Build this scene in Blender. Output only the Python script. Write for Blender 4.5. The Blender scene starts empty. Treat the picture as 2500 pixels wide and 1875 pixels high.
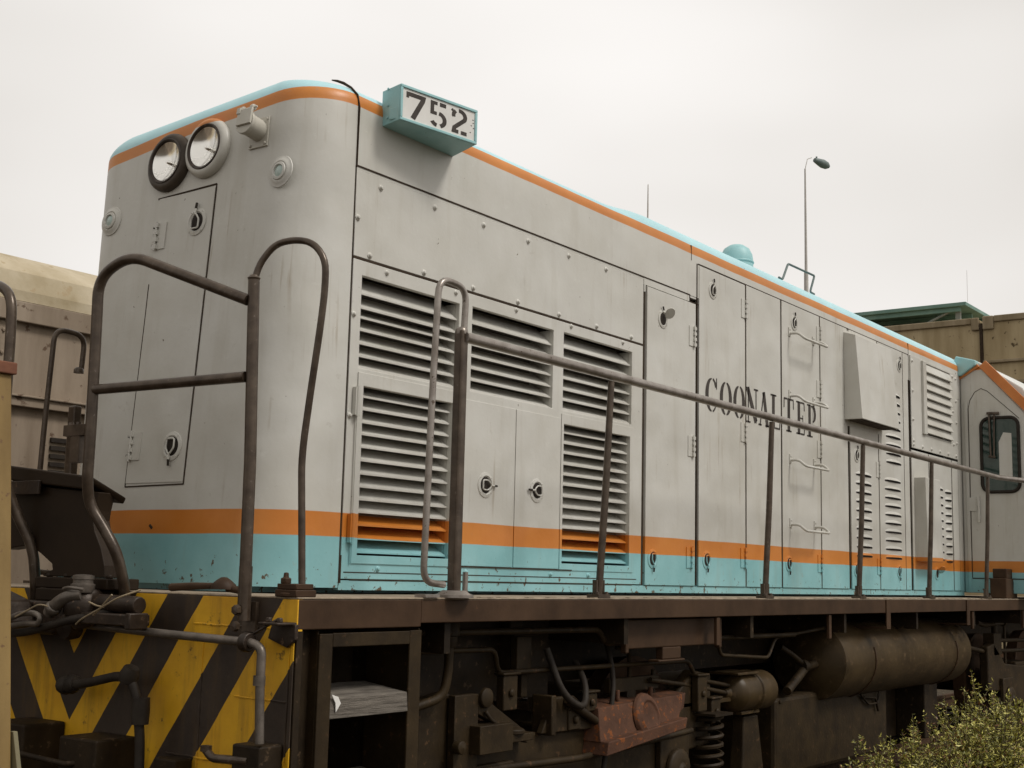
import bpy, math, random
from mathutils import Vector, Matrix
from math import radians as rad, sin, cos, pi

scene = bpy.context.scene
# ------------------------------------------------------------------ camera
cam_d = bpy.data.cameras.new('camera')
cam = bpy.data.objects.new('camera', cam_d)
scene.collection.objects.link(cam)
YAW, PITCH, ROLL = 0.6312836, 0.146113, 0.0242133
fw = Vector((cos(PITCH)*cos(YAW), cos(PITCH)*sin(YAW), sin(PITCH)))
rt = Vector((sin(YAW), -cos(YAW), 0.0)); up = rt.cross(fw)
rt2 = cos(ROLL)*rt + sin(ROLL)*up; up2 = -sin(ROLL)*rt + cos(ROLL)*up
M = Matrix((( rt2.x, up2.x, -fw.x, -3.45030), (rt2.y, up2.y, -fw.y, -4.75939), (rt2.z, up2.z, -fw.z, 1.54474), (0, 0, 0, 1)))
cam.matrix_world = M
cam_d.sensor_width = 36.0
cam_d.lens = 3197.24/2500*36
cam_d.clip_start = 0.05; cam_d.clip_end = 4000
scene.camera = cam

# ------------------------------------------------------------------ sky and sun (overcast)
SUN_EL, SUN_AZ = rad(52), rad(-78)          # azimuth measured from +X
w = bpy.data.worlds.new('World'); scene.world = w; w.use_nodes = True
nt = w.node_tree; nt.nodes.clear()
sky = nt.nodes.new('ShaderNodeTexSky'); sky.sky_type = 'NISHITA'; sky.sun_disc = False
sky.sun_elevation = SUN_EL; sky.sun_rotation = rad(90)-SUN_AZ
sky.air_density = 1.2; sky.dust_density = 6.0; sky.ozone_density = 1.0
hsv = nt.nodes.new('ShaderNodeHueSaturation'); hsv.inputs['Saturation'].default_value = 0.06
nt.links.new(sky.outputs[0], hsv.inputs['Color'])
# overcast: a bank of thin cloud evens the clear-sky radiance out
mixc = nt.nodes.new('ShaderNodeMix'); mixc.data_type = 'RGBA'; mixc.inputs[0].default_value = 0.80
nt.links.new(hsv.outputs[0], mixc.inputs[6])
tc = nt.nodes.new('ShaderNodeTexCoord'); mp = nt.nodes.new('ShaderNodeMapping'); mp.inputs['Scale'].default_value = (1, 1, 2.5)
nz = nt.nodes.new('ShaderNodeTexNoise'); nz.inputs['Scale'].default_value = 1.3; nz.inputs['Detail'].default_value = 3
nt.links.new(tc.outputs['Generated'], mp.inputs[0]); nt.links.new(mp.outputs[0], nz.inputs['Vector'])
cr = nt.nodes.new('ShaderNodeValToRGB')
cr.color_ramp.elements[0].position = 0.3; cr.color_ramp.elements[0].color = (5.15, 4.86, 4.46, 1)
cr.color_ramp.elements[1].position = 0.75; cr.color_ramp.elements[1].color = (7.95, 7.68, 7.42, 1)
sx = nt.nodes.new('ShaderNodeSeparateXYZ'); nt.links.new(tc.outputs['Generated'], sx.inputs[0])
mr = nt.nodes.new('ShaderNodeMapRange'); mr.inputs[1].default_value = .08; mr.inputs[2].default_value = .55; mr.inputs[3].default_value = .10; mr.inputs[4].default_value = -.08
nt.links.new(sx.outputs[2], mr.inputs[0])
ad = nt.nodes.new('ShaderNodeMath'); ad.operation = 'ADD'; nt.links.new(nz.outputs['Fac'], ad.inputs[0]); nt.links.new(mr.outputs[0], ad.inputs[1])
dv = nt.nodes.new('ShaderNodeVectorMath'); dv.operation = 'DOT_PRODUCT'; dv.inputs[1].default_value = (.805, .52, .285); nt.links.new(tc.outputs['Generated'], dv.inputs[0])
ml = nt.nodes.new('ShaderNodeMapRange'); ml.inputs[1].default_value = .86; ml.inputs[2].default_value = .995; ml.inputs[3].default_value = -.24; ml.inputs[4].default_value = .28
nt.links.new(dv.outputs['Value'], ml.inputs[0]); a2 = nt.nodes.new('ShaderNodeMath'); a2.operation = 'ADD'; nt.links.new(ad.outputs[0], a2.inputs[0]); nt.links.new(ml.outputs[0], a2.inputs[1])
nt.links.new(a2.outputs[0], cr.inputs[0]); nt.links.new(cr.outputs[0], mixc.inputs[7])
bg = nt.nodes.new('ShaderNodeBackground'); bg.inputs[1].default_value = 0.10
out = nt.nodes.new('ShaderNodeOutputWorld')
nt.links.new(mixc.outputs[2], bg.inputs[0]); nt.links.new(bg.outputs[0], out.inputs[0])
sd = bpy.data.lights.new('sun', 'SUN'); sd.energy = 1.2; sd.angle = rad(14); sd.color = (1.0, 0.95, 0.88)
so = bpy.data.objects.new('sun', sd); scene.collection.objects.link(so)
sdir = Vector((cos(SUN_EL)*cos(SUN_AZ), cos(SUN_EL)*sin(SUN_AZ), sin(SUN_EL)))
so.rotation_euler = (-sdir).to_track_quat('-Z', 'Y').to_euler(); so.location = (0, -20, 30)
vs = scene.view_settings; vs.view_transform = 'Standard'; vs.look = 'None'; vs.exposure = 0.50; vs.gamma = 1.0

# ------------------------------------------------------------------ materials
def mat(name):
    m = bpy.data.materials.new(name); m.use_nodes = True
    n = m.node_tree; b = n.nodes['Principled BSDF']
    return m, n, b
def N(n, t, **k):
    x = n.nodes.new(t)
    for a, v in k.items(): setattr(x, a, v)
    return x
def pos(n, scale=(1, 1, 1)):
    g = N(n, 'ShaderNodeNewGeometry'); m = N(n, 'ShaderNodeMapping'); m.inputs['Scale'].default_value = scale
    n.links.new(g.outputs['Position'], m.inputs[0]); return m.outputs[0]
def noise(n, scale, detail=4, rough=.55, vec=(1, 1, 1)):
    x = N(n, 'ShaderNodeTexNoise'); x.inputs['Scale'].default_value = scale; x.inputs['Detail'].default_value = detail
    x.inputs['Roughness'].default_value = rough; n.links.new(pos(n, vec), x.inputs['Vector']); return x.outputs['Fac']
def ramp(n, src, p0, p1, c0=0.0, c1=1.0):
    x = N(n, 'ShaderNodeMapRange'); n.links.new(src, x.inputs[0])
    for i, v in zip((1, 2, 3, 4), (p0, p1, c0, c1)): x.inputs[i].default_value = v
    return x.outputs[0]
def mathn(n, op, a, b):
    x = N(n, 'ShaderNodeMath', operation=op)
    for i, v in enumerate((a, b)):
        if isinstance(v, (int, float)): x.inputs[i].default_value = v
        else: n.links.new(v, x.inputs[i])
    return x.outputs[0]
def mixcol(n, fac, a, b):
    x = N(n, 'ShaderNodeMix', data_type='RGBA')
    if isinstance(fac, (int, float)): x.inputs[0].default_value = fac
    else: n.links.new(fac, x.inputs[0])
    for i, v in ((6, a), (7, b)):
        if isinstance(v, tuple): x.inputs[i].default_value = (*v, 1)
        else: n.links.new(v, x.inputs[i])
    return x.outputs[2]
def bump(n, b, h, strength=.3, dist=.01):
    x = N(n, 'ShaderNodeBump'); x.inputs['Strength'].default_value = strength; x.inputs['Distance'].default_value = dist
    n.links.new(h, x.inputs['Height']); n.links.new(x.outputs[0], b.inputs['Normal'])
def grime(name, c0, c1, scale=6, rough=.75, metal=0.0, streak=False, bmp=.25, spots=None, spotpos=.62):
    m, n, b = mat(name)
    if metal == 0 and max(c0) < .06: b.inputs['Specular IOR Level'].default_value = .22
    v = (1.6, 1.6, .25) if streak else (1, 1, 1)
    f = noise(n, scale, 6, .6, v)
    col = mixcol(n, ramp(n, f, .32, .68), c0, c1)
    if spots:
        s = noise(n, scale*4, 5, .6)
        col = mixcol(n, ramp(n, s, spotpos, spotpos+.05), col, spots)
    n.links.new(col, b.inputs['Base Color']); b.inputs['Roughness'].default_value = rough; b.inputs['Metallic'].default_value = metal
    bump(n, b, noise(n, scale*6, 5), bmp, .004)
    return m

# body paint: grey sides, orange bands, light blue skirt and roof, by height on the body
def body_paint():
    m, n, b = mat('body_paint')
    g = N(n, 'ShaderNodeNewGeometry'); s = N(n, 'ShaderNodeSeparateXYZ'); n.links.new(g.outputs['Position'], s.inputs[0])
    wob = ramp(n, noise(n, 1.7, 2), 0, 1, -.006, .006)
    z = mathn(n, 'ADD', s.outputs[2], wob)
    # the roof band is painted a little lower towards the far side of the nose
    yy = mathn(n, 'MULTIPLY', s.outputs[1], .065)
    far = mathn(n, 'MULTIPLY', mathn(n, 'MAXIMUM', s.outputs[1], 0.0), .045)
    zt = mathn(n, 'ADD', mathn(n, 'ADD', z, yy), far)
    def above(v, t): return ramp(n, v, t-.0012, t+.0012)
    dust = noise(n, 2.2, 6, .6)
    streak = noise(n, 5.5, 5, .6, (1.4, 1.4, .16))
    grey = mixcol(n, ramp(n, dust, .3, .7), (.51, .495, .445), (.60, .592, .555))
    grey = mixcol(n, ramp(n, streak, .54, .78, 0, .36), grey, (.38, .35, .28))
    run = mathn(n, 'MULTIPLY', ramp(n, noise(n, 34, 3, .5, (1, 1, .05)), .60, .72), ramp(n, noise(n, 1.9, 4, .6), .50, .66))
    grey = mixcol(n, mathn(n, 'MULTIPLY', run, .45), grey, (.24, .17, .09))
    scuff = noise(n, 14, 8, .75, (1, 1, 1.6))
    grey = mixcol(n, ramp(n, scuff, .60, .68, 0, .35), grey, (.66, .66, .62))
    orange = mixcol(n, ramp(n, dust, .35, .7), (.53, .175, .024), (.62, .235, .045))
    blue = mixcol(n, ramp(n, dust, .3, .7), (.19, .42, .445), (.28, .53, .56))
    blue = mixcol(n, ramp(n, streak, .55, .8, 0, .45), blue, (.25, .31, .27))
    roofc = mixcol(n, ramp(n, dust, .3, .7), (.36, .62, .68), (.47, .74, .79))
    col = mixcol(n, above(z, 1.697), blue, orange)
    col = mixcol(n, above(z, 1.802), col, grey)
    col = mixcol(n, above(zt, 3.592), col, orange)
    col = mixcol(n, above(zt, 3.652), col, roofc)
    # rust and chips, denser near the deck
    chip = noise(n, 26, 6, .65, (1, 1, .8))
    low = ramp(n, s.outputs[2], 1.47, 1.72, .115, .0)
    thr = mathn(n, 'ADD', mathn(n, 'ADD', chip, low), -.712)
    cf = ramp(n, thr, 0, .012)
    col = mixcol(n, cf, col, (.10, .07, .04))
    scr = noise(n, 9, 8, .7, (1, 1, 1))
    col = mixcol(n, ramp(n, scr, .64, .72, 0, .35), col, (.30, .27, .21))
    n.links.new(col, b.inputs['Base Color'])
    b.inputs['Roughness'].default_value = .42
    n.links.new(ramp(n, dust, .3, .7, .30, .50), b.inputs['Roughness'])
    h = mathn(n, 'ADD', mathn(n, 'MULTIPLY', noise(n, 1.6, 2), 1.0), mathn(n, 'MULTIPLY', noise(n, 40, 4), .02))
    bump(n, b, h, .55, .06)
    return m
def chevron_paint():
    m, n, b = mat('chevron_paint')
    g = N(n, 'ShaderNodeNewGeometry'); s = N(n, 'ShaderNodeSeparateXYZ'); n.links.new(g.outputs['Position'], s.inputs[0])
    ay = mathn(n, 'ABSOLUTE', s.outputs[1], 0.0)
    c = mathn(n, 'SUBTRACT', s.outputs[2], mathn(n, 'MULTIPLY', ay, 1.38))
    c = mathn(n, 'ADD', c, ramp(n, noise(n, 3, 3), 0, 1, -.012, .012))
    f = None
    for a, bb in ((.655, .912), (.045, .365), (-.555, -.245), (-1.18, -.865), (1.187, 1.6)):
        t = mathn(n, 'MULTIPLY', mathn(n, 'GREATER_THAN', c, a), mathn(n, 'LESS_THAN', c, bb))
        f = t if f is None else mathn(n, 'ADD', f, t)
    d = noise(n, 5, 6, .6)
    yel = mixcol(n, ramp(n, d, .3, .7), (.60, .305, .008), (.78, .44, .014))
    blk = mixcol(n, ramp(n, d, .3, .7), (.022, .013, .008), (.048, .032, .020))
    col = mixcol(n, f, blk, yel)
    dirt = noise(n, 16, 7, .7)
    col = mixcol(n, ramp(n, dirt, .62, .70, 0, .7), col, (.07, .040, .014))
    st = noise(n, 6, 5, .6, (1, 2.2, .25))
    col = mixcol(n, ramp(n, st, .52, .74, 0, .5), col, (.10, .055, .015))
    edge_wear = noise(n, 7, 9, .78)
    col = mixcol(n, ramp(n, edge_wear, .60, .635, 0, .75), col, (.05, .030, .014))
    n.links.new(col, b.inputs['Base Color']); b.inputs['Roughness'].default_value = .55
    bump(n, b, noise(n, 30, 5), .3, .004)
    return m
GREYP = grime('plain_grey_paint', (.44, .42, .36), (.56, .54, .48), 6, .45, bmp=.15, spots=(.24, .20, .14), spotpos=.68)
PAINT = body_paint(); CHEV = chevron_paint()
SEAM = grime('seam_dirt', (.030, .020, .013), (.060, .042, .028), 12, .95)
GASKET = grime('black_rubber', (.018, .013, .010), (.034, .027, .020), 12, .6)
RAIL_M = grime('worn_handrail_paint', (.045, .030, .020), (.105, .078, .056), 14, .30, .35, bmp=.12, spots=(.16, .13, .11), spotpos=.66)
SILL_M = grime('brown_sill_paint', (.036, .0185, .009), (.066, .036, .019), 5, .55, 0, bmp=.2, spots=(.12, .06, .03), spotpos=.70)
DECK_M = grime('dusty_deck_steel', (.20, .155, .11), (.36, .29, .21), 16, .85, 0, bmp=.5)
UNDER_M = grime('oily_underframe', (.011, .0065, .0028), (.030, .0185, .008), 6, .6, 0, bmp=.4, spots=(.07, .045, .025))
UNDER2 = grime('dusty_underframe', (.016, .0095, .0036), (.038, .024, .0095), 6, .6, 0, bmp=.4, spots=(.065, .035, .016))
RUST_M = grime('rusty_casting', (.058, .027, .016), (.105, .048, .027), 7, .75, 0, bmp=.7, spots=(.19, .060, .016), spotpos=.58)
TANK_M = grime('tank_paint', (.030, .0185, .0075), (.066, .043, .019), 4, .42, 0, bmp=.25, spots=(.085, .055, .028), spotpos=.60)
IRON_M = grime('dark_iron', (.018, .011, .007), (.048, .031, .020), 10, .45, .3, bmp=.4, spots=(.13, .08, .05))
RAIL_GLOW = grime('worn_rail_painted_glow', (.19, .160, .135), (.36, .325, .295), 11, .30, .5, bmp=.12, spots=(.09, .06, .04), spotpos=.62)  # worn rail metal, its colour lightened to carry the glow along it
PIPE_M = grime('worn_steel_pipe', (.10, .085, .07), (.20, .17, .145), 14, .4, .5, bmp=.2)
HOLE_M = grime('dark_recess', (.035, .030, .030), (.06, .052, .05), 8, .9)
BACK_M = grime('painted_core', (.14, .125, .12), (.22, .20, .19), 8, .8)
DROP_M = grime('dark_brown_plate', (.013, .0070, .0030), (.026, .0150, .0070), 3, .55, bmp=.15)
RIM_M = grime('brown_black_rim', (.040, .030, .022), (.085, .068, .052), 10, .45)
NUM_M = grime('black_lettering', (.045, .038, .034), (.075, .064, .056), 20, .7, bmp=.05)
PLATE_M = grime('white_number_plate', (.66, .65, .62), (.78, .77, .74), 6, .45, bmp=.04)
BOARD_M = grime('number_box_blue', (.26, .50, .52), (.36, .60, .62), 7, .5, bmp=.15, spots=(.10, .12, .10), spotpos=.70)
WIRE_M = grime('pale_wire', (.22, .17, .10), (.32, .25, .16), 20, .6)
YPOST_M = grime('faded_yellow_paint', (.17, .105, .030), (.26, .17, .055), 5, .7, streak=True, spots=(.12, .06, .025), spotpos=.64)
GPOST_M = grime('pale_green_grey_paint', (.12, .105, .055), (.18, .155, .085), 5, .7, streak=True)
RUSTC_M = grime('rust_red_cap', (.10, .035, .018), (.20, .075, .035), 9, .8)
WAGON_M = grime('weathered_wagon_paint', (.17, .125, .085), (.30, .24, .18), 2.6, .8, streak=True, bmp=.4, spots=(.10, .06, .035), spotpos=.63)
WROOF_M = grime('peeling_roof_coat', (.33, .265, .16), (.55, .48, .36), 2.2, .85, bmp=.9, spots=(.36, .28, .17), spotpos=.60)
CONC_M = grime('stained_concrete', (.31, .235, .125), (.52, .42, .26), 1.3, .9, streak=True, bmp=.4, spots=(.10, .07, .035), spotpos=.63)
COPE_M = grime('concrete_coping', (.22, .17, .10), (.36, .29, .19), 2.2, .9, streak=True)
GREEN_M = grime('green_roof_sheet', (.10, .20, .175), (.17, .29, .25), 2, .6)
GBEAM_M = grime('grey_roof_beam', (.16, .18, .17), (.26, .27, .25), 2, .7)
POLE_M = grime('galvanised_pole', (.42, .40, .38), (.52, .50, .47), 4, .6)
LAMPH_M = grime('lamp_housing', (.09, .13, .13), (.16, .20, .19), 8, .6)
GROUND_M = grime('oily_ballast', (.030, .022, .013), (.075, .058, .038), 9, .95, bmp=1.0, spots=(.20, .17, .13))
TIE_M = grime('old_timber', (.022, .014, .008), (.045, .030, .018), 8, .9)
STEELR_M = grime('rusty_rail_steel', (.04, .020, .010), (.075, .040, .020), 8, .7)
CABROOF_M = grime('white_cab_roof', (.62, .63, .60), (.74, .75, .72), 2, .35)
STEP_M = grime('weathered_step_wood', (.07, .058, .046), (.19, .165, .135), 9, .85, bmp=.7)
def stepmat():
    m, n, b = mat('grained_tread'); f = noise(n, 9, 8, .7, (.6, 3, 9))
    n.links.new(mixcol(n, ramp(n, f, .3, .7), (.045, .036, .028), (.20, .175, .145)), b.inputs['Base Color'])
    b.inputs['Roughness'].default_value = .8; bump(n, b, f, .8, .01); return m
STEP_M = stepmat()
def chrome(name, col, r):
    m, n, b = mat(name); b.inputs['Base Color'].default_value = (*col, 1); b.inputs['Metallic'].default_value = 1; b.inputs['Roughness'].default_value = r; return m
REFL_M = chrome('lamp_reflector', (.96, .95, .92), .14)
def glass(name, col, alpha, r=.08):
    m, n, b = mat(name); b.inputs['Base Color'].default_value = (*col, 1); b.inputs['Roughness'].default_value = r
    b.inputs['Transmission Weight'].default_value = 1.0; b.inputs['IOR'].default_value = 1.35; b.inputs['Alpha'].default_value = alpha; return m
LENS_M = glass('headlight_glass', (.97, .97, .96), .22)
MLENS_M, _n, _b = mat('marker_lens'); _b.inputs['Base Color'].default_value = (.45, .55, .52, 1); _b.inputs['Roughness'].default_value = .12
WIN_M, _n, _b = mat('cab_window_glass'); _b.inputs['Base Color'].default_value = (.022, .045, .038, 1); _b.inputs['Roughness'].default_value = .06; _b.inputs['Specular IOR Level'].default_value = .8
def leafmat(name, a, bcol):
    m, n, b = mat(name); f = noise(n, 9, 3)
    n.links.new(mixcol(n, ramp(n, f, .3, .7), a, bcol), b.inputs['Base Color']); b.inputs['Roughness'].default_value = .5
    b.inputs['Subsurface Weight'].default_value = 0.0
    return m
LEAF_A = leafmat('leaf_green', (.085, .090, .008), (.24, .235, .026))
LEAF_B = leafmat('leaf_yellow', (.34, .31, .045), (.58, .53, .14))
LEAF_C = leafmat('leaf_rusty', (.13, .055, .018), (.24, .11, .03))
STEM_M = grime('weed_stem', (.06, .05, .02), (.12, .09, .04), 8, .8)

# ------------------------------------------------------------------ mesh helpers
WO = {}
class MB:
    def __init__(s): s.v = []; s.f = []; s.mi = []; s.sm = []; s.m = 0; s.T = Matrix.Identity(4)
    def add(s, vs, fs, smooth=False):
        b = len(s.v); s.v += [s.T @ Vector(p) for p in vs]
        for f in fs: s.f.append([b+i for i in f]); s.mi.append(s.m); s.sm.append(smooth)
        return s
    def box(s, x0, x1, y0, y1, z0, z1):
        v = [(x, y, z) for x in (x0, x1) for y in (y0, y1) for z in (z0, z1)]
        return s.add(v, [(0, 1, 3, 2), (4, 6, 7, 5), (0, 4, 5, 1), (2, 3, 7, 6), (0, 2, 6, 4), (1, 5, 7, 3)])
    def hexa(s, p):      # eight corners: bottom ring, top ring
        return s.add(p, [(3, 2, 1, 0), (4, 5, 6, 7), (0, 1, 5, 4), (1, 2, 6, 5), (2, 3, 7, 6), (3, 0, 4, 7)])
    def prism(s, poly, ax, a, b):   # polygon in the two other axes, extruded along ax from a to b
        n = len(poly)
        def p(q, d):
            return {0: (d, q[0], q[1]), 1: (q[0], d, q[1]), 2: (q[0], q[1], d)}[ax]
        v = [p(q, a) for q in poly] + [p(q, b) for q in poly]
        return s.add(v, [tuple(range(n))[::-1], tuple(range(n, 2*n))] + [(i, (i+1) % n, n+(i+1) % n, n+i) for i in range(n)])
    def tube(s, pts, r, n=10, closed=False):
        P = [Vector(p) for p in pts]; k = len(P); rr = r if isinstance(r, (list, tuple)) else [r]*k
        def tan(i):
            if closed: return (P[(i+1) % k]-P[i-1]).normalized()
            if i == 0: return (P[1]-P[0]).normalized()
            if i == k-1: return (P[-1]-P[-2]).normalized()
            return ((P[i+1]-P[i]).normalized()+(P[i]-P[i-1]).normalized()).normalized()
        t = tan(0); u = t.orthogonal().normalized(); vs = []
        for i in range(k):
            t2 = tan(i); q = t.rotation_difference(t2); u = (q @ u); u = (u-u.dot(t2)*t2).normalized(); t = t2; w_ = t.cross(u)
            for j in range(n):
                a = 2*pi*j/n; vs.append(P[i]+rr[i]*(cos(a)*u+sin(a)*w_))
        fs = []
        for i in range(k if closed else k-1):
            for j in range(n):
                a, b = i*n+j, i*n+(j+1) % n; c, d = ((i+1) % k)*n+(j+1) % n, ((i+1) % k)*n+j
                fs.append((a, b, c, d))
        s.add(vs, fs, True)
        if not closed: 
            b = len(s.v)-k*n
            s.f.append([b+j for j in range(n)][::-1]); s.mi.append(s.m); s.sm.append(False)
            s.f.append([b+(k-1)*n+j for j in range(n)]); s.mi.append(s.m); s.sm.append(False)
        return s
    def cyl(s, a, b, r, r2=None, n=16): return s.tube([a, b], [r, r2 if r2 is not None else r], n)
    def lathe(s, o, axis, prof, n=28, su=1.0, cap=True):
        o = Vector(o); ax = Vector(axis).normalized(); u = ax.orthogonal().normalized()
        if abs(ax.z) < .9:
            u = Vector((0, 0, 1)); u = (u-u.dot(ax)*ax).normalized()
        w_ = ax.cross(u); vs = []
        for r, h in prof:
            for j in range(n):
                a = 2*pi*j/n; vs.append(o+ax*h+r*(cos(a)*u+su*sin(a)*w_))
        fs = []
        for i in range(len(prof)-1):
            for j in range(n): fs.append((i*n+j, i*n+(j+1) % n, (i+1)*n+(j+1) % n, (i+1)*n+j))
        s.add(vs, fs, True)
        b = len(s.v)-len(prof)*n
        for i, rev in ((0, True), (len(prof)-1, False)):
            if cap and prof[i][0] > 1e-5:
                f = [b+i*n+j for j in range(n)]
                s.f.append(f[::-1] if rev else f); s.mi.append(s.m); s.sm.append(False)
        return s
    def plate(s, x0, x1, z0, z1, holes, ya, yb):   # plate in the XZ plane with rectangular holes, between y=ya (outer) and y=yb
        xs = sorted({x0, x1, *[h[0] for h in holes], *[h[1] for h in holes]}); zs = sorted({z0, z1, *[h[2] for h in holes], *[h[3] for h in holes]})
        idx = {}; vs = []
        def vi(i, k, y):
            if (i, k, y) not in idx: idx[(i, k, y)] = len(vs); vs.append((xs[i], y, zs[k]))
            return idx[(i, k, y)]
        def solid(i, k):
            if i < 0 or k < 0 or i >= len(xs)-1 or k >= len(zs)-1: return False
            cx, cz = (xs[i]+xs[i+1])/2, (zs[k]+zs[k+1])/2
            return not any(h[0] < cx < h[1] and h[2] < cz < h[3] for h in holes)
        fs = []
        for i in range(len(xs)-1):
            for k in range(len(zs)-1):
                if not solid(i, k): continue
                fs.append((vi(i, k, ya), vi(i+1, k, ya), vi(i+1, k+1, ya), vi(i, k+1, ya)))
                fs.append((vi(i, k, yb), vi(i, k+1, yb), vi(i+1, k+1, yb), vi(i+1, k, yb)))
                for di, dk, e in ((-1, 0, ((i, k), (i, k+1))), (1, 0, ((i+1, k+1), (i+1, k))), (0, -1, ((i+1, k), (i, k))), (0, 1, ((i, k+1), (i+1, k+1)))):
                    if not solid(i+di, k+dk):
                        (a, b), (c, d) = e; fs.append((vi(a, b, ya), vi(c, d, ya), vi(c, d, yb), vi(a, b, yb)))
        return s.add(vs, fs)
    def build(s, name, mats, parent=None, bevel=0, label=None, seg=2):
        if not isinstance(mats, (list, tuple)): mats = [mats]
        me = bpy.data.meshes.new(name)
        xs = [p.x for p in s.v]; ys = [p.y for p in s.v]; zs = [p.z for p in s.v]
        o3 = Vector(((min(xs)+max(xs))/2, (min(ys)+max(ys))/2, min(zs)))
        me.from_pydata([tuple(p-o3) for p in s.v], [], s.f); me.update()
        for m in mats: me.materials.append(m)
        for i, p in enumerate(me.polygons): p.material_index = s.mi[i]; p.use_smooth = s.sm[i]
        if any(s.sm): me.set_sharp_from_angle(angle=rad(50))
        o = bpy.data.objects.new(name, me); scene.collection.objects.link(o)
        WO[o.name] = o3
        if parent is not None:
            o.parent = parent; o.location = o3-WO[parent.name]
        else: o.location = o3
        if bevel:
            b = o.modifiers.new('bevel', 'BEVEL'); b.width = bevel; b.segments = seg; b.limit_method = 'ANGLE'; b.angle_limit = rad(40); b.harden_normals = False
        if label: o['label'] = label
        return o
def rnd(pts, r, seg=6, closed=False):   # round the corners of a polyline
    P = [Vector(p) for p in pts]; out = []
    k = len(P)
    for i in range(k):
        if not closed and i in (0, k-1): out.append(P[i]); continue
        a, b, c = P[i-1], P[i], P[(i+1) % k]; d1 = (a-b); d2 = (c-b); rr = min(r, d1.length*.49, d2.length*.49)
        p1 = b+d1.normalized()*rr; p2 = b+d2.normalized()*rr
        for j in range(seg+1):
            t = j/seg; out.append((1-t)**2*p1+2*t*(1-t)*b+t*t*p2)
    return out
def thing(name, label, cat, loc, group=None):
    o = bpy.data.objects.new(name, None); scene.collection.objects.link(o); o.location = loc; o.empty_display_size = .3
    WO[o.name] = Vector(loc); o['label'] = label; o['category'] = cat
    if group: o['group'] = group
    return o
def tag(o, label, cat, group=None, kind=None):
    if label: o['label'] = label
    if cat: o['category'] = cat
    if group: o['group'] = group
    if kind: o['kind'] = kind
    return o
SIDE_Y = -0.80
def Tside(x, z, y=SIDE_Y):       # local u = along the train, v = up, n = out of the side
    return Matrix(((1, 0, 0, x), (0, 0, -1, y), (0, 1, 0, z), (0, 0, 0, 1)))
def face_x(z): return .33+.065*(z-1.45)
def Tfront(y, z, off=0.0):       # local u = towards the near side, v = up the raked nose, n = out of the nose
    a = math.atan(.065)
    U = Vector((0, -1, 0)); V = Vector((sin(a), 0, cos(a))); Nn = U.cross(V)
    return Matrix(((U.x, V.x, Nn.x, face_x(z)-off), (U.y, V.y, Nn.y, y), (U.z, V.z, Nn.z, z), (0, 0, 0, 1)))

# ------------------------------------------------------------------ ground, track, surroundings
g = MB(); rng = random.Random(3)
nx, ny = 110, 60; vs_, fs_ = [], []
X0, X1, Y0, Y1 = -14, 44, -14, 18
for i in range(nx+1):
    for j in range(ny+1):
        x = X0+(X1-X0)*i/nx; y = Y0+(Y1-Y0)*j/ny
        edge = i in (0, nx) or j in (0, ny)
        vs_.append((x, y, 0 if edge else rng.uniform(-.035, .02)-.02))
for i in range(nx):
    for j in range(ny):
        a = i*(ny+1)+j; fs_.append((a, a+ny+1, a+ny+2, a+1))
g.add(vs_, fs_, True)
R0 = 1500.
for a, b, c, d in ((-R0, X0, -R0, R0), (X1, R0, -R0, R0), (X0, X1, -R0, Y0), (X0, X1, Y1, R0)):
    g.add([(a, c, 0), (b, c, 0), (b, d, 0), (a, d, 0)], [(0, 1, 2, 3)])
tag(g.build('ground', GROUND_M), None, None, kind='structure')
def track(yc, nm):
    s = MB()
    for k in range(58): 
        x = -8+k*.62; s.box(x, x+.22, yc-1.2, yc+1.2, -.02, .07)
    s.m = 1
    for sy in (-.7175, .7175):
        s.box(-12, 40, yc+sy-.065, yc+sy+.065, .07, .085); s.box(-12, 40, yc+sy-.01, yc+sy+.01, .085, .17); s.box(-12, 40, yc+sy-.035, yc+sy+.035, .17, .21)
    tag(s.build(nm, [TIE_M, STEELR_M]), None, None, kind='structure')
track(0.0, 'railway_track'); track(4.4, 'railway_track')

# the weathered railcar on the next track
wr = thing('railcar', 'weathered grey railcar with peeling cream rounded roof behind the locomotive on the left', 'railcar', (4, 4.4, 0))
WY = 3.0
s = MB(); s.box(-3.5, 10.5, WY, 5.8, 1.05, 3.285); s.build('body', WAGON_M, wr, .03)
s = MB()
prof = [(WY-.035, 3.29)]
for k in range(15):
    a = k/14*pi; prof.append((4.4-1.435*cos(a)*(1-.0*sin(a)), 3.36+.44*sin(a)**.8))
prof.append((5.835, 3.29)); s.prism(prof, 0, -3.55, 10.55)
s.build('roof', WROOF_M, wr)
s = MB(); s.box(-3.5, 10.5, WY-.05, WY-.012, 3.15, 3.285); s.build('eave_band', WAGON_M, wr, .006)
s = MB(); s.box(-3.5, 10.5, WY-.055, WY-.004, 2.585, 2.655); s.box(-3.5, 10.5, WY-.075, WY-.056, 2.645, 2.66); s.build('belt_rail', WAGON_M, wr, .005)
s = MB(); s.box(-3.5, 10.5, WY-.04, 5.84, .95, 1.04); s.box(-3, 10, 3.4, 5.4, .5, .94); s.build('underframe', UNDER_M, wr)
s = MB()
s.box(1.0, 1.50, WY-.012, WY-.003, 2.72, 3.14)
for x in (1.06, 1.24, 1.44):
    for z in (2.78, 2.93, 3.08): s.lathe((x, WY-.012, z), (0, -1, 0), [(.016, 0), (.013, .012), (0, .016)], 8)
s.box(1.28, 1.40, WY-.06, WY-.012, 2.94, 3.06)
s.build('bolted_plate', WAGON_M, wr)
s = MB()
for k in range(6): s.box(1.86, 2.06, WY-.02, WY-.003, 2.10+k*.055, 2.13+k*.055)
s.build('vent', GASKET, wr)
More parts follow.
